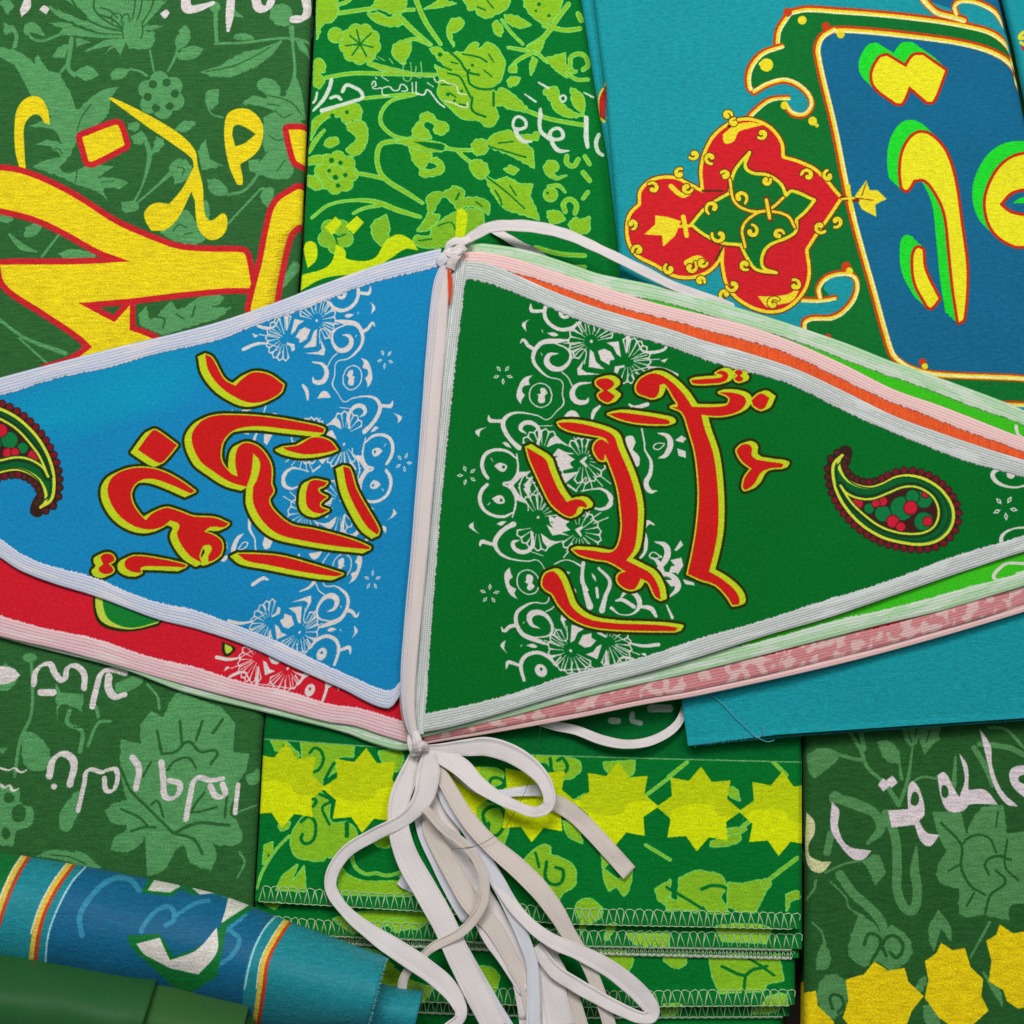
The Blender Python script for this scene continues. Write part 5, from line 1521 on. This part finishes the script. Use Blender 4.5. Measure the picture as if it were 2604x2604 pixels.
def pennant(label, mat, hem, upper, lower, zfun, canvas, hem_w=46, base_hem=True, ns=110, nt=46, seed=1, base_curve=None):
    """A triangular flag between its upper and lower edges, sewn-down hems lying on top of it."""
    U, Lw = resample(upper, ns), resample(lower, ns)
    tt = np.linspace(0, 1, nt)
    def surf(s_idx, t):
        return U[s_idx] * (1 - t)[..., None] + Lw[s_idx] * t[..., None]
    px = U[:, None] * (1 - tt)[None, :, None] + Lw[:, None] * tt[None, :, None]
    if base_curve is not None:                            # the sewn base edge is bowed
        k = np.exp(-np.linspace(0, 1, ns) * 9)
        px[..., 0] += k[:, None] * base_curve(tt)[None, :]
    nzf = hash_noise(seed)
    def zz(p):
        return zfun(p[..., 0], p[..., 1]) + nzf(p[..., 0] / 6000, p[..., 1] / 6000, 0.06) * 0.0007
    z = zz(px)
    z0 = canvas.z0 if canvas is not None else 0.043
    body = mesh_obj('pennant', at(px[..., 0], px[..., 1], z), grid_faces(ns, nt), mat, bunt, at(px[..., 0], px[..., 1], z0)[..., :2])
    body['label'] = label
    rng = np.random.RandomState(seed)
    span = np.linalg.norm(Lw - U, axis=1)
    def strip(side):
        n2 = 620
        si = np.linspace(0, ns - 1, n2)
        def lerp(A): return np.column_stack([np.interp(si, np.arange(ns), A[:, 0]), np.interp(si, np.arange(ns), A[:, 1])])
        a, b = (lerp(U), lerp(Lw)) if side == 'u' else (lerp(Lw), lerp(U))
        sp = np.maximum(np.linalg.norm(b - a, axis=1), 1)
        wv = hem_w * (1 + 0.06 * np.sin(si * 0.35)) 
        jit = rng.uniform(-2.2, 2.2, n2)
        kk = np.array([-0.015, 0.0, 0.04, 0.2, 0.4, 0.6, 0.8, 0.94, 1.0])
        lift = np.array([-0.0005, 0.0, 0.00045, 0.00055, 0.00045, 0.0006, 0.0005, 0.00035, 0.00014])
        d = kk[None] * wv[:, None]
        d[:, -1:] += jit[:, None]
        f = np.minimum(d / sp[:, None], 0.5)
        p = a[:, None] + (b - a)[:, None] * f[..., None]
        if base_curve is not None:
            s01 = si / (ns - 1)
            tv = f if side == 'u' else 1 - f
            p[..., 0] += np.exp(-s01 * 9)[:, None] * base_curve(np.clip(tv, 0, 1))
        zh = zz(p) + lift[None]
        arc = np.concatenate([[0], np.cumsum(np.linalg.norm(np.diff(a, axis=0), axis=1))]) / 6000
        uv = np.stack([np.broadcast_to(arc[:, None], f.shape), np.broadcast_to(np.clip(kk, 0, 1)[None], f.shape)], -1)
        mesh_obj('hem', at(p[..., 0], p[..., 1], zh), grid_faces(n2, len(kk)), hem, body, uv)
    strip('u'); strip('l')
    if base_hem:
        n2 = 420
        ti = np.linspace(0.0, 1.0, n2)
        kk = np.array([-0.02, 0.0, 0.05, 0.2, 0.4, 0.6, 0.8, 0.94, 1.0])
        lift = np.array([-0.0005, 0.0003, 0.0009, 0.00105, 0.0009, 0.00105, 0.0009, 0.0007, 0.00018])
        d0u = (U[3] - U[0]) / np.linalg.norm(U[3] - U[0]); d0l = (Lw[3] - Lw[0]) / np.linalg.norm(Lw[3] - Lw[0])
        d = kk[None] * hem_w * 0.82 + np.where(kk >= 0.999, 1, 0)[None] * rng.uniform(-2, 2, n2)[:, None]
        edge = U[0] * (1 - ti)[:, None] + Lw[0] * ti[:, None]
        if base_curve is not None: edge[:, 0] += base_curve(ti)
        dr = d0u * (1 - ti)[:, None] + d0l * ti[:, None]
        dr[:, 1] *= 0.25
        p = edge[:, None] + dr[:, None] * d[..., None]
        zh = zz(p) + lift[None]
        arc = ti * np.linalg.norm(Lw[0] - U[0]) / 6000
        uv = np.stack([np.broadcast_to(arc[:, None], d.shape), np.broadcast_to(np.clip(kk, 0, 1)[None], d.shape)], -1)
        mesh_obj('hem', at(p[..., 0], p[..., 1], zh), grid_faces(n2, len(kk)), hem, body, uv)
    return body


def sstep(x, a, b):
    k = np.clip((x - a) / (b - a), 0, 1)
    return k * k * (3 - 2 * k)


def z_right(level):
    def f(x, y):
        rise = sstep(x, 1150, 1560) * 0.0085
        return 0.0332 + rise + level * 0.0011 + 0.0012 * np.exp(-((x - 1130) / 60.0) ** 2) * (level > 2)
    return f


def z_left(level):
    def f(x, y):
        return 0.0328 + level * 0.0013 + np.exp(-(np.maximum(1110 - x, 0) / 110.0)) * 0.0035 * (level > 1)
    return f


# right-hand fan, lowest first
pennant('pale pennant at the bottom of the right-hand fan', m_palep, H_PINK,
        [(1160, 700), (1500, 800), (2000, 980), (2604, 1190), (2990, 1320)], [(1075, 1893), (1265, 1862), (1466, 1826), (1635, 1792), (1780, 1768), (2200, 1672), (2604, 1556), (2990, 1430)], z_right(0), None, 40, False, seed=71)
pennant('pink-hemmed red pennant under the bright green one', m_redp, H_RED2,
        [(1160, 690), (1500, 790), (2000, 970), (2604, 1180), (2990, 1300)], [(1078, 1886), (1265, 1850), (1466, 1812), (1635, 1777), (1780, 1752), (2200, 1654), (2604, 1538), (2990, 1410)], z_right(1), None, 52, False, seed=72)
pennant('bright green pennant with pale green hems', m_limep, H_LIME,
        [(1172, 620), (1233, 620), (1336, 636), (1440, 668), (1525, 697), (1649, 722), (1774, 753), (1961, 809), (2148, 872), (2272, 921), (2397, 964), (2553, 1022), (2604, 1044), (2990, 1230)],
        [(1072, 1876), (1298, 1822), (1466, 1777), (1635, 1738), (1780, 1706), (2110, 1622), (2260, 1584), (2393, 1553), (2527, 1513), (2604, 1490), (2990, 1360)], z_right(2), lime_canvas, 40, False, seed=73)
pennant('orange pennant with pink hems', m_orangep, H_PINK,
        [(1160, 640), (1233, 642), (1311, 658), (1388, 684), (1500, 719), (1649, 766), (1774, 797), (1899, 828), (2023, 872), (2148, 928), (2272, 990), (2397, 1034), (2604, 1115), (2990, 1260)],
        [(1085, 1780), (1500, 1640), (2000, 1490), (2604, 1330), (2990, 1300)], z_right(3), None, 36, False, seed=74)
gb = lambda t: -10 * np.sin(np.pi * t)
pennant('dark green pennant with red lettering, white arabesque and paisley', m_greenp, H_GREY,
        [(1152, 662), (1233, 668), (1323, 704), (1400, 738), (1493, 774), (1587, 803), (1712, 840), (1786, 865), (1899, 897), (2023, 938), (2148, 996), (2272, 1057), (2397, 1103), (2522, 1145), (2604, 1170), (3000, 1285)],
        [(1042, 1868), (1150, 1848), (1300, 1806), (1466, 1757), (1640, 1711), (1780, 1670), (1960, 1613), (2100, 1573), (2293, 1507), (2460, 1450), (2604, 1403), (3000, 1290)], z_right(4), green_canvas, 46, True, seed=75, base_curve=gb)

# left-hand fan
pennant('pale green hemmed pennant lowest in the left-hand fan', m_palep, H_LIME,
        [(1100, 700), (800, 800), (400, 930), (0, 1040), (-450, 1180)], [(1052, 1906), (1014, 1908), (941, 1888), (880, 1864), (676, 1812), (468, 1760), (312, 1702), (0, 1620), (-450, 1470)], z_left(0), None, 44, False, seed=76)
pennant('red pennant peeking out below the blue one', m_redp, H_RED,
        [(1100, 690), (800, 790), (400, 910), (0, 1010), (-450, 1160)], [(1046, 1892), (962, 1867), (900, 1846), (832, 1836), (676, 1796), (468, 1742), (312, 1697), (156, 1654), (0, 1618), (-450, 1480)], z_left(1), red_canvas, 50, False, seed=77)
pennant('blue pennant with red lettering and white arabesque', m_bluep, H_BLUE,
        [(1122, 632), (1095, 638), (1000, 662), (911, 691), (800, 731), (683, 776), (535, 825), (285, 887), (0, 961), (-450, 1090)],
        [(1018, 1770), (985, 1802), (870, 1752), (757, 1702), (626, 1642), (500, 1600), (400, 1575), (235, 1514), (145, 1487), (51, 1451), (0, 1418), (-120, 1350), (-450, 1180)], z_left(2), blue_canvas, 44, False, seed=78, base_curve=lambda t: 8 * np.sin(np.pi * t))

# sewn header tapes stacked along the spine
T_WHITE = tape_mat('white_tape', srgb(242, 234, 232), srgb(206, 196, 194))
T_COOL = tape_mat('cool_white_tape', srgb(234, 234, 242), srgb(198, 196, 206))
T_WARM = tape_mat('warm_white_tape', srgb(230, 218, 208), srgb(192, 176, 166))  # warm off-white tint, taken in turn by the trailing tapes
T_LAV = tape_mat('lavender_shaded_tape', srgb(222, 218, 226), srgb(166, 158, 170), 6)
T_PINK = tape_mat('pinkish_tape', srgb(236, 224, 220), srgb(182, 168, 164), 6)
T_TAN = tape_mat('tan_tape', srgb(196, 172, 160), srgb(160, 136, 126), 5)
T_OR = cloth_mat('orange_pennant_base', None, srgb(232, 78, 40), grain=0.15)
cz = lambda z: (lambda t: np.full_like(t, z))
ribbon('header_tape', bunt, T_TAN, 'X', '1050,1500,26 1040,1650 1030,1780 1042,1850 1058,1890', cz(0.0372))
ribbon('header_tape', bunt, T_LAV, 'X', '1132,668,22 1114,720,24 1104,800,26 1094,920,26 1086,1040 1074,1200 1058,1400 1040,1600 1030,1740,22 1036,1830,16 1056,1888,12', lambda t: 0.0398 + 0.0012 * np.sin(t * 3.1), arch=0.0003)
ribbon('header_tape', bunt, T_PINK, 'X', '1142,668,16 1128,740,28 1120,830,34 1108,960,36 1098,1080,36 1082,1260 1066,1440 1050,1620,32 1042,1760,26 1050,1850,18 1064,1892,14', lambda t: 0.0404 + 0.0012 * np.sin(t * 3.1), arch=0.0005)
ribbon('header_tape', bunt, T_OR, 'X', '1139,680,4 1144,705,11 1145,735,10 1143,775,3', cz(0.0418), thick=0.0003)  # added strip standing for the visible base of the orange pennant

# tapes gathered at the upper knot
ribbon('tape_loop', bunt, T_WHITE, 'M', '960,230,80 1080,300,95 1250,400,100 1420,490 1600,620,90 1760,720,80', lambda t: 0.0325 + 0.001 * t)
ribbon('tape_loop', bunt, T_WHITE, 'M', '620,420,60 720,350,80 830,280,100 960,220,105 1150,205,110 1350,215,115 1550,250,110 1750,310,105 1950,400,100 2160,500,95 2440,640,90 2760,800,80 3060,905,80 3400,1030,80', lambda t: 0.036 + 0.009 * np.sin(np.pi * t) ** 0.7 + 0.003 * t, arch=0.00015, wscale=1.08)
ribbon('knot', bunt, T_WHITE, 'M', '520,470,40 545,400,70 600,360,80 680,360,90 760,330,90', lambda t: 0.0400 + 0.0022 * np.sin(np.pi * t), arch=0.0006)
ribbon('knot', bunt, T_PINK, 'M', '560,640,90 575,570,100 600,510,120 640,450,110 700,410,90', lambda t: 0.0408 + 0.0016 * np.sin(np.pi * t), arch=0.0010)
ribbon('knot', bunt, T_COOL, 'M', '440,600,60 480,540,110 530,490,100 580,440,70 620,400,50', lambda t: 0.0396 + 0.0020 * np.sin(np.pi * t), arch=0.0008)
ribbon('knot', bunt, T_WHITE, 'M', '500,455,50 560,490,60 620,480,60 680,430,50', lambda t: 0.0420 + 0.0012 * np.sin(np.pi * t), arch=0.0006)

# trailing tapes below the lower knot
B0 = 0.0312
TR = [
    ('K', '600,1690,60 820,1765,64 1000,1805,64 1200,1880,66 1400,1910,60 1600,1870,60 1760,1760,56 1830,1600,50 1850,1520,50', lambda t: 0.0318 + 0.004 * np.sin(np.pi * t)),
    ('G', '470,1130,80 520,1160,84 590,1190,84', cz(B0)),
    ('G', '650,520,40 700,640,44 780,760,34 850,880,30 900,960,30', cz(B0 + 0.0004)),
    ('G', '560,480,40 620,760,70 640,900,80 750,1100,90 850,1270 980,1420,80 1080,1600,70 1160,1750,70 1200,1960,70', lambda t: B0 + 0.0012 + 0.002 * np.sin(np.pi * t)),
    ('G', '640,560,50 700,760,80 760,960,90 850,1130,80 960,1300,80 1060,1480,76 1120,1640,80 1150,1800,90 1170,1970,90', cz(B0 + 0.0008)),
    ('G', '560,620,60 590,860,70 680,1060,80 760,1220,80 840,1360,80', cz(B0 + 0.0005)),
    ('G', '880,1180,60 960,1330,70 1050,1500,70 1110,1680,70 1160,1900,80', cz(B0 + 0.0016)),
    ('G', '1300,1600,70 1380,1760,80 1440,1960,90', cz(B0 + 0.0003)),
    ('G', '1240,1500,80 1270,1620,130 1290,1760,130 1330,1960,150', cz(B0 + 0.0006)),
    ('G', '590,450,40 660,560,56 730,740,60 850,900,60 960,1100,66 1040,1250,66 1120,1430,60 1180,1600,56 1190,1760,60 1190,1960,70', lambda t: B0 + 0.0022 + 0.002 * np.sin(np.pi * t)),
    ('G', '880,1000,70 960,1100,70 1080,1290,56 1180,1400,56 1290,1480,64 1430,1540,70 1600,1630,80 1740,1740,84 1820,1830,76 1835,1880,60 1790,1900,50 1700,1870,56 1560,1800,60 1420,1720,66 1300,1640,66 1200,1510,60', lambda t: B0 + 0.0020 + 0.006 * np.sin(np.pi * t)),
    ('G', '600,450,40 700,600,66 820,800,76 950,950,80 1100,1080,90 1220,1200,90 1310,1320,84 1380,1440,70 1480,1600,60 1560,1800,60 1610,1960,60', lambda t: B0 + 0.0036 + 0.003 * np.sin(np.pi * t)),
    ('G', '560,430,40 520,560,90 465,700,100 455,850,100 500,1020,110 600,1200,110 700,1380,110 790,1580,110 900,1800,110 990,1970,110', lambda t: B0 + 0.0030 + 0.003 * np.sin(np.pi * t)),
    ('G', '720,1420,90 800,1560,90 880,1700,90 960,1840,90 1040,1970,90', cz(B0 + 0.0012)),
    ('G', '880,1330,60 960,1470,70 1060,1620,60 1140,1760,50', cz(B0 + 0.0022)),
    ('G', '600,760,40 700,870,44 830,970,46 900,1080,46 925,1200,48 900,1310,44 800,1430,44 650,1510,40 590,1560,36 510,1640,40 478,1710,44 480,1780,40', lambda t: B0 + 0.0080 + 0.0015 * np.sin(np.pi * t) - 0.006 * t ** 2),
    ('G', '620,450,60 618,560,110 590,700,96 500,810,66 330,900,62 180,990,60 100,1100,60 90,1200,56 170,1320,54 300,1430,70 450,1530,90 600,1630,90 720,1730,84 790,1840,60 790,1900,50 720,1960,50', lambda t: B0 + 0.0070 - 0.0045 * sstep(t, 0.1, 0.5) + 0.012 * sstep(t, 0.6, 0.95)),
    ('G', '760,560,40 870,640,56 980,680,40 1100,670,44 1230,660,60', lambda t: B0 + 0.001 + 0 * t),
    ('G', '600,440,50 700,480,80 800,540,90 880,620,76 980,690,60 1100,750,50 1200,780,50 1265,750,56 1275,690,60 1240,600,70 1160,520,84 1060,460,90 940,425,90 830,430,80 700,440,60 600,440,40', lambda t: B0 + 0.0040 + 0.0045 * np.sin(np.pi * t)),
    ('G', '1250,720,70 1330,740,80 1430,810,80 1530,910,80 1620,1010,80 1712,1112,80', lambda t: B0 + 0.0005 + 0.0022 * np.exp(-t * 5)),
]
for i_, (z_, s_, f_) in enumerate(TR):
    ribbon('trailing_tape', bunt, (T_WHITE, T_COOL, T_WHITE, T_WARM)[i_ % 4], z_, s_, f_, arch=0.00015, wscale=1.08)
ribbon('knot', bunt, T_WHITE, 'O', '690,1290,60 700,1400,90 740,1480,120 760,1560,110', lambda t: 0.0372 + 0.002 * np.sin(np.pi * t), arch=0.0014)
ribbon('knot', bunt, T_PINK, 'O', '720,1500,80 780,1450,120 850,1440,120 900,1500,80', lambda t: 0.0385 + 0.003 * np.sin(np.pi * t), arch=0.0016)
ribbon('knot', bunt, T_WHITE, 'O', '760,1250,70 770,1340,110 790,1420,120 810,1500,110', lambda t: 0.0400 + 0.0018 * np.sin(np.pi * t), arch=0.0016)

# a loose dark thread lying across the lower edge
c = np.vstack([path('K', '780,1450 776,1560 755,1680 722,1810 700,1930')[:, :2], path('G', '1195,500 1170,600 1120,720 1040,860')[:, :2]])
zt = np.interp(np.arange(len(c)), [0, 20, len(c) - 1], [0.0405, 0.0375, 0.0362])
d = path('G', '1000,890 950,930 870,965 790,978 740,982')[:, :2]
zd = np.full(len(d), 0.0405)
V, Fc = tube_mesh([at(c[:, 0], c[:, 1], zt), at(d[:, 0], d[:, 1], zd)], 0.00011, 5)
thr = mesh_obj('loose_thread', V, Fc, plain_mat('dark_thread', srgb(40, 60, 46), 0.7))
tag(thr, 'thin dark loose thread curving across the pennant hems and white tapes', 'thread')
